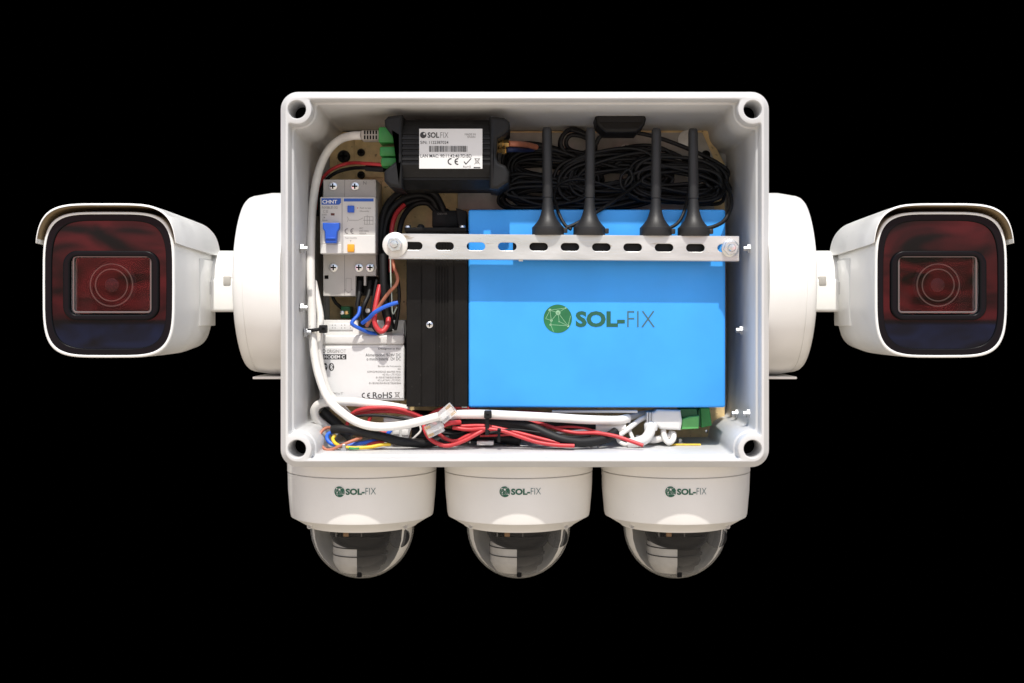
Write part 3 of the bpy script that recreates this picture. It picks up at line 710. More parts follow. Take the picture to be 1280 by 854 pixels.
# thick black cables arching beside the breaker into the controller
arcs = [
 ([(487, 415, 62), (480, 380, 62), (477, 330, 72), (476, 290, 72), (481, 262, 74), (497, 243, 78), (520, 237, 80), (541, 241, 76), (551, 255, 79), (555, 266, 80)], 2.3, 'outermost thick black cable arching from wires beside breaker to the controller'),
 ([(492, 405, 66), (485, 370, 68), (481, 330, 70), (480, 295, 72), (486, 268, 74), (502, 250, 76), (524, 244, 78), (540, 250, 80), (548, 266, 82)], 2.2, 'second thick black cable arching inside the outermost one to the controller'),
 ([(484, 360, 74), (484, 320, 76), (486, 290, 78), (495, 266, 80), (511, 253, 82), (530, 250, 84), (545, 258, 84), (560, 266, 84)], 2.3, 'innermost thick black cable arching low into the controller gland'),
 ([(499, 300, 74), (500, 285, 74), (506, 268, 78), (518, 256, 82), (534, 254, 82), (545, 264, 80)], 1.9, 'short black cable passing behind the rail washer into the controller gland'),
]
for pts, r, lab in arcs: cable('power_cable', lab, 'cable', pts, r, 'cable_black', 'cables arching into the controller')
cable('power_wire', 'dark red wire running inside the arch of thick black cables', 'wire', [(489, 340, 64), (489, 310, 68), (490, 285, 70), (495, 268, 74), (505, 256, 78)], 1.6, 'red')
cable('power_cable', 'glossy black cable running straight down beside the lower breaker terminals', 'cable', [(479, 318, 52), (479.5, 345, 50), (481, 370, 50), (485, 395, 52), (490, 410, 56)], 2.4, 'cable_black')
cable('power_wire', 'thin pale green wire hanging straight below the rail washer', 'wire', [(488, 322, 46), (488.5, 345, 46), (489.5, 370, 46), (491, 392, 48), (496, 384, 50)], .45, 'palewire')
cable('power_wire', 'copper-brown wire bending below the rail washer towards the blue wire', 'wire', [(490, 322, 50), (493, 335, 48), (497, 347, 45), (495, 356, 44), (486, 366, 44), (476, 380, 46), (466, 396, 50), (458, 408, 54)], 1.15, 'brown')
cable('power_wire', 'short bright blue wire with free end crossing over the brown wire', 'wire', [(497.5, 378, 40), (492, 379.5, 40), (480, 384, 41), (468, 391, 43), (461, 398, 47), (453, 404, 52)], 1.35, 'bluew')
cable('power_wire', 'bright blue wire bent at a sharp corner above the modem', 'wire', [(450, 384, 52), (448, 393, 50), (440.5, 402, 48), (441, 406, 48), (450, 411, 50), (462, 416, 54), (472, 417, 58)], 1.2, 'bluew')
cable('power_wire', 'thick red wire bent into a hook above the modem', 'wire', [(475, 357, 54), (471, 375, 50), (468, 395, 47), (470, 408, 46), (477, 414.5, 46), (484, 407, 48), (485.5, 396, 52), (482, 388, 56)], 1.75, 'red')
cable('power_wire', 'black wire descending from the neutral terminal of the breaker', 'wire', [(463, 352, 66), (461, 368, 60), (456, 380, 56), (452, 392, 56), (455, 402, 56)], 1.6, 'cable_black')
cable('power_wire', 'black wire descending from the middle lower terminal of the breaker', 'wire', [(450, 352, 66), (449, 368, 62), (447, 384, 60), (452, 396, 60), (460, 408, 58)], 1.6, 'cable_black')
cable('power_wire', 'black wire curving close beside the red hooked wire', 'wire', [(471, 350, 56), (467, 372, 54), (464, 392, 53), (466, 408, 52), (474, 418, 54)], 1.0, 'cable_black')
cable('power_wire', 'black wire looping down to the edge of the controller', 'wire', [(497, 345, 52), (499, 370, 50), (497, 395, 52), (494, 412, 56)], 1.2, 'cable_black')
cable('power_wire', 'thin dark wire curving from breaker to the small terminal block', 'wire', [(414, 362, 84), (418, 376, 84), (428, 386, 86), (434, 388, 88)], 1.2, 'cable_black')
tb = thing('terminal_block', 'tiny green terminal block with two screws above the modem', 'terminal', W(432, 399, 90))
pbox('block', 426, 438, 383, 398, 80, 96, 'green_dark', tb, .5)
screw('screw', 427.8, 391, 79.8, 1.5, tb, 'chrome', .5, False); screw('screw', 433.2, 391, 79.8, 1.5, tb, 'gold', .5, False)
fb = thing('wire_connector', 'small black wire connector with bright screw among the blue and red wires', 'connector', W(455, 410, 60))
pbox('block', 447.5, 466, 385, 410, 60, 70, 'black', fb, 1)
screw('screw', 459.5, 388.5, 59.9, 1.6, fb, 'washer', .6, False); screw('screw', 457, 400, 59.9, 1.0, fb, 'washer', .6, False)

# ------------------------------------------------------------------ white network cables
def net_cable(lab, pts, r, k=10):
    return cable('network_cable', lab, 'cable', pts, r, 'white_cable', None, k)
lan = thing('network_cable', 'long white network cable running from the gateway down the side to a clear plug', 'cable', W(388, 380, 46))
tube('sheath', [(452, 169.5, 42), (440, 170, 44), (426, 174, 52), (412, 186, 58), (402, 204, 58), (395, 228, 57), (390.5, 262, 56), (388.5, 310, 51), (388.5, 350, 48), (390, 390, 46), (391.5, 430, 44), (397.5, 466, 42), (410, 498, 38), (428, 516, 34), (447, 528, 31), (470, 533.5, 29), (500, 532, 27), (528, 526, 25), (548, 520.5, 24)], 2.75, 'white_cable', lan, 14)
pbox('strain_relief', 451, 474, 162.5, 175, 36, 48, material('grey_boot', (.42, .38, .34), .5), lan, 1.2)
bm = bmesh.new()
for i in range(5):
    for yy in (163.2, 169.5):
        m = bmesh.ops.create_cube(bm, size=1); a, b = W(455+3.6*i, yy, 35.9), W(456.8+3.6*i, yy+4.6, 35.9)
        for v in m['verts']: v.co = Vector(((a.x+b.x)/2+v.co.x*(b.x-a.x), 35.9+v.co.y*.6, (a.z+b.z)/2+v.co.z*(a.z-b.z)))
link('boot_slots', bm_mesh(bm), 'dark_hole', lan)
net_cable('second white network cable lying against the long one above the modem', [(392, 352, 56), (396, 372, 53), (400.5, 395, 50), (399.5, 415, 48.5), (399, 440, 49), (403, 465, 50), (412, 492, 51), (430, 512, 54), (438, 521, 58)], 2.3)
net_cable('thick white cable folded in a loop at the foot of the modem', [(421, 541, 64), (408, 534, 60), (396, 524, 56), (393, 514, 53), (398, 506, 51), (411, 502.5, 49), (432, 502, 48), (462, 504.5, 48), (490, 508.5, 50), (510, 512, 54)], 2.9)
net_cable('thick white cable running under the battery through the black cable tie', [(562, 519, 42), (580, 518, 40), (606, 518, 38), (640, 519.5, 38), (690, 522, 40), (730, 524.5, 42), (770, 525.5, 46), (785, 523, 52)], 3.0)
net_cable('short white cable lying among the red wires below the modem', [(480, 526, 56), (500, 524, 56), (520, 523, 58)], 2.0)
def rj45(lab, px, py, d, rot, k=1.0):
    t = thing('network_plug', lab, 'plug', W(px, py, d), 'clear network plugs')
    c = W(px, py, d); m = Matrix.Translation(c) @ Matrix.Rotation(R(rot), 4, 'Y')
    def part(name, x0, x1, y0, y1, z0, z1, mat, par, bev=.4):
        bm = bmesh.new(); bmesh.ops.create_cube(bm, size=1)
        for v in bm.verts: v.co = Vector(((x0+x1)/2+v.co.x*(x1-x0), (y0+y1)/2+v.co.y*(y1-y0), (z0+z1)/2+v.co.z*(z1-z0)))*k
        if bev: bmesh.ops.bevel(bm, geom=bm.edges[:], offset=bev*k, segments=2, profile=.5, affect='EDGES')
        bm.transform(m); return link(name, bm_mesh(bm), mat, par)
    part('plug_body', -6, 9, -4, 4, -5.5, 5.5, 'clear', t, .8)
    part('cable_core', -7, 3, -2, 2, -2.4, 2.4, 'white_cable', t, .8)
    for i in range(8): part('contact', 3.4, 8.6, -4.3, -3.8, -4.3+i*1.15, -3.75+i*1.15, 'gold', t, 0)
    part('latch_clip', -4, 8, -5.6, -4.6, -2.2, 2.2, 'clear', t, .3)
rj45('clear network plug on the end of the long white cable', 557, 518, 27, -40, .76)
rj45('clear network plug lying tilted just under the other clear plug', 545, 535, 30, 155, .76)
cable('cable_jacket', 'short red cable end inside the lower clear plug', 'wire', [(552, 533, 31), (562, 529, 33), (575, 528, 38)], 1.6, 'red', k=4)
ky = thing('wire_connector', 'grey lever wire connector under the long white cable', 'connector', W(505, 548, 50))
pprism('body', [[(488, 543), (494, 533), (515, 533), (510, 549), (490, 548)][::-1]], 44, 54, 'clear', ky, .6, 2)
pbox('lever', 491, 499, 537, 543, 43, 46, 'white_pl', ky, .3); pbox('lever', 502, 510, 537, 544, 43, 46, 'white_pl', ky, .3)
pbox('core', 489, 511, 535, 547, 48, 53, 'grey_pl', ky, .4)

# ------------------------------------------------------------------ wires along the bottom of the box
red = lambda lab, pts, r=1.3: cable('power_wire', lab, 'wire', pts, r*.88, 'red', 'red wires along the bottom')
red('upper red wire arching over the foot of the modem', [(436, 520, 52), (448, 513, 47), (465, 510, 45), (490, 510, 45), (512, 515, 46), (530, 523, 48), (545, 531, 50)], 1.55)
red('lower red wire arching beneath the upper one at the foot of the modem', [(435, 522, 54), (450, 517, 50), (470, 514.5, 48), (495, 515, 48), (515, 519, 49), (532, 527, 50)], 1.3)
red('red wire poking out under the white cable in a short curve', [(436, 526, 58), (434, 532, 56), (440, 537, 54), (455, 540, 52), (475, 541, 50), (490, 540, 50)], 1.4)
red('short dark red stub standing behind the white cable', [(458, 534, 66), (461, 527, 66), (463, 521, 66)], 1.5)
red('red wire arching up behind the clear plugs to the controller', [(534, 522, 52), (545, 514, 50), (560, 509.5, 48), (580, 510, 48), (600, 514, 50), (625, 516, 56)], 1.5)
red('second red wire arching behind the clear plugs', [(537, 527, 56), (552, 516, 55), (575, 513, 54), (600, 517, 56)], 1.3)
red('red wire hanging in the lowest loop under the clear plugs', [(531, 524, 40), (530, 534, 38), (536, 547, 36), (548, 555, 34), (562, 557, 33), (580, 551, 33), (595, 543, 34), (606, 537, 36)], 1.55)
red('red wire hanging in a smaller loop within the lowest one', [(549, 543, 40), (558, 549, 38), (570, 551.5, 37), (584, 545, 37), (598, 538, 38)], 1.45)
red('red wire sagging from the cable tie to the bottom wall', [(566, 534.5, 37), (585, 537, 36), (605, 536, 35), (628, 539, 34), (650, 546, 33), (672, 553, 32), (695, 556.5, 31), (718, 557.5, 31)], 1.5)
red('red wire laid along the sagging one from the cable tie', [(575, 533, 39), (605, 532.5, 38), (630, 537, 37), (655, 543, 36), (680, 549.5, 35), (700, 554, 34)], 1.4)
red('red wire running under the white cable to a cut end by the white plug', [(655, 526, 50), (680, 531, 46), (702, 538, 43), (722, 541.5, 41), (745, 541.5, 39), (768, 545, 36), (790, 552, 33), (804, 557, 31)], 1.45)
red('dark red wire tucked under the blue battery', [(618, 515.5, 64), (660, 515, 66), (700, 519, 66), (730, 522, 64)], 1.3)
blk = lambda lab, pts, r: cable('power_cable', lab, 'cable', pts, r, 'cable_black', 'black cables along the bottom')
blk('thick black cable crossing the lower corner from folded coloured wires', [(415, 537, 38), (428, 536.5, 36), (450, 540, 34), (478, 546, 34), (505, 552.5, 36), (535, 554, 42), (560, 548, 48)], 2.9)
blk('thick black cable behind the folded white loop', [(402, 514, 62), (412, 522, 62), (425, 534, 62), (438, 546, 60)], 3.4)
blk('thin black wire under the two red wires by the modem', [(440, 522, 46), (455, 519.5, 44), (480, 520, 44), (505, 524, 45), (525, 529, 47)], .95)
blk('thick glossy black cable snaking under the white cable', [(570, 529, 47), (600, 528, 46), (635, 529, 44), (662, 533, 41), (685, 543, 37), (705, 550, 35), (730, 553, 36), (755, 549, 40), (770, 540, 46)], 3.2)
blk('second black cable alongside the glossy one', [(565, 532, 52), (610, 533, 50), (645, 537, 46), (675, 546, 42), (705, 556, 40)], 2.0)
blk('black cable running low behind the red loops', [(515, 540, 60), (560, 543, 60), (610, 546, 58), (650, 550, 54)], 4.0)
blk('black cable filling the gap under the controller', [(515, 520, 70), (560, 522, 72), (640, 524, 74), (720, 530, 74), (760, 536, 72)], 4.2)
cable('power_wire', 'copper-brown wire folded round the lower corner', 'wire', [(418, 536, 42), (408, 535, 40), (400.5, 542, 37), (399.5, 552, 34), (405, 560.5, 31), (413, 562.5, 30), (424, 558, 30), (436, 553, 31), (452, 547, 35)], 1.05, 'brown')
cable('power_wire', 'blue wire folded inside the brown one at the corner', 'wire', [(416, 540, 42), (410, 543, 40), (409, 549, 37), (415, 555, 35), (428, 557.5, 35), (446, 555, 36), (468, 551, 38), (480, 548, 42)], 1.3, 'bluew')
cable('power_wire', 'blue wire end beside the grey lever connector', 'wire', [(482, 545, 48), (486, 541, 47), (489, 537, 48)], 1.4, 'bluew', k=5)
thin = lambda lab, pts, r_, m: cable('signal_wire', lab, 'wire', pts, r_, m, 'thin wires along the bottom')
thin('thin black wire crossing between the two red arches under the controller', [(520, 528, 44), (545, 540, 46), (575, 541, 46), (600, 529, 46), (640, 525, 50)], .7, 'cable_black')
thin('thin black wire trailing over the sagging red wires to the bottom bolt', [(612, 541, 32), (640, 537, 36), (676, 541, 36), (710, 546, 34), (738, 545, 40)], .7, 'cable_black')
thin('thin dark red wire weaving behind the black snaking cable', [(600, 545, 48), (640, 543, 48), (680, 536, 48), (720, 534, 46), (752, 541, 44)], .8, 'red')
thin('thin white wire lying low across the black cables', [(640, 540, 62), (668, 545, 50), (700, 541, 44), (735, 538, 46), (760, 541, 50)], .8, 'white_cable')
thin('thin grey wire stub rising beside the grey lever connector', [(512, 552, 40), (520, 545, 38), (526, 538, 40), (524, 530, 46)], .7, 'grey_pl')
yw = thing('ground_wire', 'yellow and green ground wire lying on the bottom wall by the corner', 'wire', W(450, 560, 32))
tube('yellow_sheath', [(419, 544, 38), (416, 549, 36), (420, 555, 33), (429, 558.5, 31), (445, 560, 30), (462, 559, 31), (478, 556, 33), (488, 555.5, 35)], 1.15, 'yellow', yw)
tube('green_stripe', [(436, 560.3, 28.9), (442, 560.8, 28.7), (449, 560.5, 28.8)], .75, 'green', yw, k=5)
cable('power_wire', 'dark red wire lying over the yellow ground wire', 'wire', [(459, 556.5, 37), (468, 554, 36), (480, 552, 38)], 1.1, 'red', k=5)
cable('ground_wire', 'short straight yellow wire lying on the bottom wall below the green plug', 'wire', [(838, 556, 56), (855, 556, 56), (876, 556, 56)], .7, 'yellow', k=4)
tr = thing('adhesive_pad', 'thin white strip lying behind the white cable under the battery', 'strip', W(743, 516, 52))
pbox('strip', 690, 797, 513.2, 516.2, 50, 56, 'white_pl', tr, .3)
tp_ = pbox('adhesive_pad', 596, 617, 551.8, 556.8, 44, 58, 'washer', None, .3); tag(tp_, 'small cream adhesive pad on the bottom wall under the cable tie', 'pad')
# cable ties
def tie(lab, px, py, d, strap, head):
    t = thing('cable_tie', lab, 'cable tie', W(px, py, d))
    pbox('strap', *strap, d, d+1.2, 'black', t, .3); h = pbox('head', *head, d-3, d+2.5, 'black', t, .7)
    pbox('slot', head[0]+3, head[1]-3, (head[2]+head[3])/2-1, (head[2]+head[3])/2+1, d-3.15, d-2, 'dark_hole', h, .1, 1)
tie('upright black cable tie round the white cable and red wires', 609, 528, 33.5, (606.5, 611.5, 518, 544), (605, 614.5, 513.5, 523.5))
tie('small black cable tie on the red wires next to the upright one', 624, 541, 31, (622, 625.5, 538, 553), (621.5, 626, 536, 541))
ti = thing('cable_tie', 'black cable tie binding the two white cables above the modem', 'cable tie', W(390, 413, 42))
tube('strap', [(381, 413.5, 46), (386, 413.5, 42), (392, 412.8, 40.4), (400, 411.5, 41), (404, 411, 44)], 1.2, 'black', ti)
h = pbox('head', 398.5, 408, 406.3, 416.5, 39.5, 46, 'black', ti, .7); pbox('slot', 402, 406, 409.5, 412.5, 39.3, 41, 'dark_hole', h, .1, 1)

# white moulded plugs and green terminal at the lower corner
wp = thing('moulded_plug', 'white moulded plug pushed into the light green connector', 'plug', W(830, 540, 52))
pprism('plug_body', [[(815, 517), (822, 512), (851, 513), (853, 527), (851, 538), (826, 537), (816, 530)][::-1]], 50, 66, 'white_pl', wp, 1.6, 3)
for i in range(3): pprism('rib', [[(808.5+3*i, 516), (810.5+3*i, 515), (810.5+3*i, 530), (808.5+3*i, 531)][::-1]], 51, 64, 'white_pl', wp, .4)
tube('cord', [(809, 521, 58), (800, 525, 54), (788, 534, 50), (776, 543, 48), (772, 546, 48)], 1.7, 'white_cable', wp)
el = thing('moulded_plug', 'white elbow plug with thick bent cable under the straight white plug', 'plug', W(815, 545, 48))
tube('elbow', [(816, 530, 60), (813, 534, 50), (812, 541, 46), (806, 549, 44), (796, 553, 44), (786, 554.5, 46)], 3.4, 'white_pl', el, 14)
lathe('collar', [(4.2, 0), (4.4, 1), (4.4, 4), (3.6, 5)], 'z', W(813.5, 538, 49), 'white_pl', el, 24)
net_cable('thin white cable curling under the elbow plug', [(770, 543, 52), (774, 552, 50), (784, 556, 48), (792, 553, 48), (790, 546, 50), (787, 538, 52), (788, 530, 56)], 1.3)
net_cable('white cable running behind the elbow plug to a looped end', [(795, 548, 58), (815, 550, 56), (830, 547, 56), (842, 545, 56)], 2.4)
net_cable('small ring of white cable standing beside the elbow plug', [(829, 538, 54), (831, 548, 52), (836, 553, 51), (841, 550, 52), (842, 543, 54), (838, 541, 57)], 1.9)
net_cable('white cable passing behind the moulded plugs', [(786, 522, 60), (800, 518, 66), (815, 516, 72)], 2.2)
net_cable('white sleeved cable end stacked under the thick white cable', [(745, 534.5, 50), (765, 534.5, 50), (782, 535, 50)], 2.9)
gp = thing('terminal_plug', 'light green screw terminal plug beside the white moulded plug', 'connector', W(862, 540, 58))
pprism('plug_body', [[(853, 524), (862, 521), (874, 520), (873.5, 536), (852, 537)][::-1]], 52, 66, material('light_green_plastic', (.10, .38, .10), .45, vary=.1, vscale=200), gp, .6, 2)
pprism('upper_body', [[(849, 511), (871, 511), (872, 520.5), (861, 521.5), (853, 523)][::-1]], 56, 70, 'green_dark', gp, .5, 2)
gs = thing('terminal_socket', 'dark green terminal socket on the board beside the light green plug', 'connector', W(884, 535, 70))
pprism('socket_body', [[(875, 510), (887, 510), (890, 532), (877, 535)][::-1]], 66, 90, 'green', gs, .6, 2)
pbox('socket_gap', 872.5, 876, 512, 533, 67, 86, 'green_dark', gs, .3)

# ------------------------------------------------------------------ bullet cameras on both side walls
def bullet(lab, sgn):
    MIR[0] = sgn      # drawn for the left side, mirrored for the right
    F = -55.0
    cx, cz = wx(135.5, F), wz(356, F); hw, hh = 83*sc(F), 91.5*sc(F)
    t = thing('bullet_camera', lab, 'camera', (wx(351, 60)-1, 60, wz(470, 60)), 'bullet cameras on the side walls')
    def sup(a, b, y, e=4.5, dx=0, dz=0): return [Vector((p[0], y, p[1])) for p in supere(cx+dx, cz+dz, a, b, e, 72)]
    rings = [sup(hw-1.9, hh-1.9, F+16), sup(hw-1.7, hh-1.7, F+2.5), sup(hw-1.5, hh-1.5, F+.2), sup(hw-1.15, hh-1.15, F), sup(hw-.5, hh-.5, F+.2), sup(hw-.1, hh-.1, F+.8), sup(hw, hh, F+3),
             sup(hw, hh, F+40), sup(hw-.2, hh-.3, F+70), sup(hw-.8, hh-1.5, F+92, 5, 0, .8), sup(hw-2.5, hh-5, F+106, 4.5, 0, 3), sup(hw-5, hh-9, F+112, 4, 0, 5), sup(hw-9, hh-14, F+115, 4, 0, 6)]
    body = loft('housing', rings, 'cam', t, True, True, 30)
    # visor: an open hood over the top
    def hood(off, y, n=40, low=20.0, dz=0):
        pts = []
        a, b = hw+off*.62, hh+off
        full = supere(cx, cz+dz, a, b, 4.5, 400)
        zlow = cz+hh-low
        top = [p for p in full[:201] if p[1] >= zlow]     # right side over the top to the left side
        k = [top[round(i*(len(top)-1)/(n-1))] for i in range(n)]
        return [Vector((p[0], y, p[1])) for p in k]
    bm = bmesh.new(); rows = []
    YS = ((F-5, 18, 0), (F-4.4, 18.5, .2), (F+20, 19.5, .1), (F+80, 21, -1), (F+100, 21, -1.5), (F+104, 21, -2.2))
    outs = [[bm.verts.new(p) for p in hood(4.1-(.4 if i == 0 else 0), y, 48, lo_, dz)] for i, (y, lo_, dz) in enumerate(YS)]
    ins = [[bm.verts.new(p) for p in hood(3.0+(.2 if i == 0 else 0), y+(.0), 48, lo_, dz)] for i, (y, lo_, dz) in enumerate(YS)]
    def grid(g, flip=False):
        for a, b in zip(g, g[1:]):
            for i in range(47): bm.faces.new((a[i], a[i+1], b[i+1], b[i]))
    grid(outs); grid(ins)
    for i in range(47):
        bm.faces.new((outs[0][i], outs[0][i+1], ins[0][i+1], ins[0][i])); bm.faces.new((outs[-1][i], outs[-1][i+1], ins[-1][i+1], ins[-1][i]))
    for a, b, c, d_ in zip(outs, outs[1:], ins, ins[1:]):
        bm.faces.new((a[0], b[0], d_[0], c[0])); bm.faces.new((a[-1], b[-1], d_[-1], c[-1]))
    link('visor', bm_mesh(bm), 'cam', t, 40)
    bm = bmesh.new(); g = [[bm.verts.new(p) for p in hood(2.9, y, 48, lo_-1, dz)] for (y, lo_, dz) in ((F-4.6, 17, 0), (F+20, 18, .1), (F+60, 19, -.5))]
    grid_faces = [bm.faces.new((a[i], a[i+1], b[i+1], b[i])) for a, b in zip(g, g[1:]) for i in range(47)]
    link('visor_bounce_tint', bm_mesh(bm), 'bounce_tint', t, 40)  # added sheet; brown bounce light on the visor underside put into its colour
    # dark front window with its gasket
    e = lambda k: supere(cx, cz, hw-k, hh-k, 4.5, 72)
    prism('gasket', [e(1.2), e(5.2)], F+.6, F+4, 'gasket', t, .6, 2)
    fc = (wx(138.5, F), wz(357, F))
    hole = rrect(*fc, 55*sc(F), 37*sc(F), 5, 6)
    win = prism('front_window', [e(4.9), hole], F+1.6, F+3.6, 'window', t, .35, 2)
    lf = prism('lens_frame', [rrect(*fc, 60*sc(F), 43.5*sc(F), 8, 8), rrect(*fc, 51*sc(F), 36.5*sc(F), 4, 6)], F-.4, F+3.2, 'gasket', t, 1.0, 3)
    pc_ = (wx(139.5, F), wz(355.5, F))
    prism('pane_edge', [rrect(*pc_, 49.5*sc(F), 36*sc(F), 2.2, 5), rrect(*pc_, 47.3*sc(F), 33.8*sc(F), 1.5, 5)], F+.8, F+1.7, 'frame_edge', lf, .25)
    loft('pane', [[Vector((p[0], F+2.1, p[1])) for p in rrect(*pc_, 51*sc(F), 36.8*sc(F), 3, 5)], [Vector((pc_[0]+(p[0]-pc_[0])*.5, F+2.1, pc_[1]+(p[1]-pc_[1])*.5)) for p in rrect(*pc_, 51*sc(F), 36.8*sc(F), 3, 5)]], 'pane', lf, False, True)
    prism('recess', [rrect(*pc_, 52*sc(F), 38*sc(F), 3, 5)], F+12, F+13, 'dark_hole', lf, .1)
    lc = (wx(140, F+4), F+7, wz(356.5, F+4))
    lz = lathe('lens', [(14, -3), (14, 2), (12.4, 3.5), (11.6, 3.5), (11.4, 2), (9.6, 2), (9.4, 3), (8.8, 3), (8.6, 1), (8, 1), (6.5, 2.2), (4, 3.2), (2, 3.7), (.01, 3.8)], 'y', lc, 'lens', t, 48, 25)
    for r_ in (12.2, 9.2): lathe('lens_ring', [(r_-.28, 3.2), (r_+.28, 3.2), (r_+.28, 4.2), (r_-.28, 4.2), (r_-.28, 3.2)], 'y', lc, 'ring', lz, 48)
    # side panel, label, clip
    xs = cx+hw
    box('side_panel', xs-1.5, xs+.3, F+58, F+98, cz-24, cz+18, 'cam', t, .6, 2)
    box('rating_label', xs+.2, xs+.42, F+82, F+89, cz-4, cz+4, 'grey_sheet' if 0 else material('pale_label', (.55, .55, .54), .5), t, .1, 1)
    # arm and round junction base
    by = 60.0; zc = wz(355, by)
    x_end = wx(288.5, 3); x_wall = OX0+.9
    zn = wz(352, by)
    lathe('neck', [(19.5, cx+hw-8), (20, cx+hw-6), (20, x_end-6), (21, x_end-2.5), (21, x_end+3)], 'x', (0, by-8, zn), 'cam', t, 48)
    box('hinge_block', cx+hw-8, x_end+1, by-30, by+6, zn-20.2, zn+1, 'cam', t, 2, 3)
    box('hinge_screw', x_end-11.0, x_end-6.0, by-30.6, by-22, zn-3.5, zn+2.5, material('hinge_plug', (.42, .40, .37), .5), t, .8)
    rr = 115*sc(by)-1
    lathe('junction_base', [(rr-14, x_end-.2), (rr-6, x_end+.2), (rr-4.2, x_end+.8), (rr-2.8, x_end+2.2), (rr-1.9, x_end+4.5), (rr-1.5, x_end+7.2), (rr-1.9, x_end+7.3), (rr-1.9, x_end+7.7), (rr-1.4, x_end+7.8), (rr, x_end+16), (rr, x_wall-.6)], 'x', (0, by, zc), 'cam', t, 96, 30)
    box('mounting_flange', wx(325, by), x_wall-.1, by-24, by+24, wz(472, by), wz(469.0, by), 'cam', t, .5)
    MIR[0] = 1.0
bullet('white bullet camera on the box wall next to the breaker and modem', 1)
bullet('white bullet camera on the box wall next to the blue battery', -1)

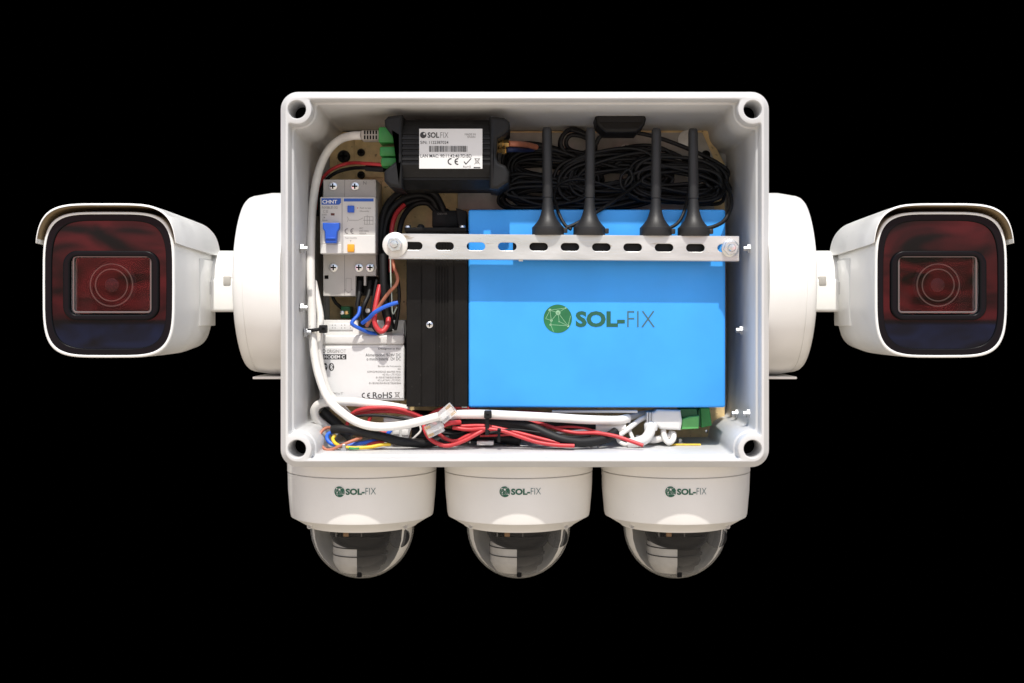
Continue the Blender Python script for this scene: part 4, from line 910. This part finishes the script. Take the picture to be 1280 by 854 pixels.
# ------------------------------------------------------------------ dome cameras under the box
def dome():
    yd = 69.0; s = sc(yd); x = wx(453, yd)
    zt = OZ0-.3; zs = wz(587.5, yd)
    t = thing('dome_camera', 'white dome camera under the box, below the breaker and modem', 'camera', (x, yd, zt), 'dome cameras under the box')
    zz = lambda py: wz(py, yd)
    r0 = 92.5*s
    lathe('base_ring', [(r0-8, zt-0), (r0-.4, zt-0), (r0, zt-.6), (r0, zs+.55), (r0-.3, zs+.45), (r0-2.2, zs+.45)], 'z', (x, yd, 0), 'dome_white', t, 96, 30)
    hs = lathe('housing', [(r0-2.0, zs+1), (r0-2.0, zs-.1), (r0-.5, zs-.1), (r0-.2, zs-.4), (r0-.6, zz(610)), (r0-2.0, zz(639)), (r0-2.5, zz(642.5)), (r0-4.6, zz(644.5)), (r0-9, zz(649.5)), (r0-12.2, zz(653)), (r0-13.2, zz(655)), (r0-14.2, zz(655.5)), (r0-14.6, zz(652)), (r0-15, zz(640))], 'z', (x, yd, 0), 'dome_white', t, 96, 28)
    for sx in (-1, 1):
        a = R(sx*50); rr_ = r0-9.0
        c = Vector((x+rr_*math.sin(a), yd-rr_*math.cos(a), zz(650.5)))
        lathe('screw_hole', [(1.5, -2), (1.5, 1.2), (1.0, 1.3), (.9, .3)], 'y', c, 'grey_pl', hs, 16)
    # clear bubble
    rd = 64.5*s; zc = zz(657)
    prof = [(rd, zc+4), (rd, zc)]+[(rd*math.cos(R(a)), zc-(wz(657, yd)-wz(722, yd))*math.sin(R(a))) for a in range(6, 91, 6)]
    lathe('bubble', prof, 'z', (x, yd, 0), 'dome', t, 64, 60)
    # camera module inside
    hb = wz(657, yd)-wz(722, yd)-1.2
    loft('added_pale_backing', [[Vector((x+(rd-1.2)*math.cos(R(a_))*math.cos(R(b_)), yd+(rd-1.2)*math.cos(R(a_))*math.sin(R(b_)), zc+(3.5 if a_ < 0 else -hb*math.sin(R(a_))))) for b_ in range(-32, 213, 7)] for a_ in (-1, 0, 12, 24, 36, 48, 60, 72, 84)], 'added_dome_backing', t, False, False, 60, False)  # added pale bowl standing in for the white background seen through the bubble
    bowl = [(22, zc+3), (22, zc-1)]+[(22*math.cos(R(a)), zc-1-16*math.sin(R(a))) for a in range(10, 61, 10)]
    lathe('module_shroud', bowl, 'z', (x+1, yd-6, 0), 'gasket', t, 48)
    lathe('lens_barrel', [(17.5, zc-8), (17.5, zc-22), (16.3, zc-24.5), (14, zc-25), (13.2, zc-28.5), (9, zc-29), (8, zc-27), (.01, zc-27)], 'z', (x-1, yd-3, 0), 'black_metal', t, 48)
    # pale half sleeve round the barrel
    bm = bmesh.new(); g = []
    for zq, rq in ((zc-9, 18.2), (zc-22, 18.2), (zc-25.2, 16.8), (zc-29.3, 13.6), (zc-29.6, 3)):
        g.append([bm.verts.new((x-1+rq*math.cos(R(95+175*i/24)), yd-3+rq*math.sin(R(95+175*i/24)), zq)) for i in range(25)])
    for a, b in zip(g, g[1:]):
        for i in range(24): bm.faces.new((a[i], a[i+1], b[i+1], b[i]))
    link('half_sleeve', bm_mesh(bm), 'sleeve', t, 50)
    for zr, rr_ in ((zc-12, 18.6), (zc-17.5, 18.6)):
        lathe('barrel_ring', [(rr_-.8, zr-.35), (rr_, zr-.3), (rr_, zr+.3), (rr_-.8, zr+.35)], 'z', (x-1, yd-3, 0), 'gasket', t, 48)
    box('shroud_seam', x-15, x+17, yd-28.4, yd-20, zc-3.6, zc-3.2, 'black', t, .1, 1)
    box('light_sensor', x-9, x-5.5, yd-28.0, yd-24, zc-3.0, zc+1, 'amber', t, .3)
    for q in (-14, 2.5): box('shroud_rib', x+q, x+q+.7, yd-28.0, yd-18, zc-3.0, zc+1.5, 'grey_dim', t, .1, 1)
    lathe('barrel_tip', [(.01, 0), (1.6, 0), (1.6, 6), (.01, 6)], 'z', (x+.5, yd-20, zc-30.5), 'gasket', t, 16)
    lathe('adjust_knob', [(.01, 0), (6.5, 0), (7, 1), (7, 7.5), (6, 8.5), (.01, 8.5)], 'y', (x+25.5, yd-7, zc-5.5), 'black', t, 28)
    # logo wrapped round the housing
    yl = yd-r0
    rw = r0+.12
    def wrap(xx, zz_, add=0.0):
        u = xx-x; a = u/rw; fr_ = (zs-.6-zz_)/(zs-.6-zz(637)); rr2 = rw-.25-1.7*max(0, fr_)*.9+.35+add
        return Vector((x+rr2*math.sin(a), yd-rr2*math.cos(a), zz_))
    # pixel coordinates of the print are taken on the near side of the housing
    k = sc(yd)/sc(yd-r0)
    ox = 0
    xoff = x-wx(453, yl)
    def wr(xx, zz_, add=0.0): return wrap(xx+xoff, zz_, add)
    emblem(436, 615.2, 6.8, yl, t, 'logo_dark', 'cam', wr)
    text('SOL-', 444, 611, 468, 619, yl, 'logo_dark', t, .42, wrap=wr)
    text('FIX', 469, 610.5, 482, 618.7, yl, 'logo_thin', t, -.14, wrap=wr)
    return t
dm = dome()
dup(dm, 195.2*sc(69), 'white dome camera under the box, the middle one of three')
dup(dm, 391*sc(69), 'white dome camera under the box, below the green terminal plug')
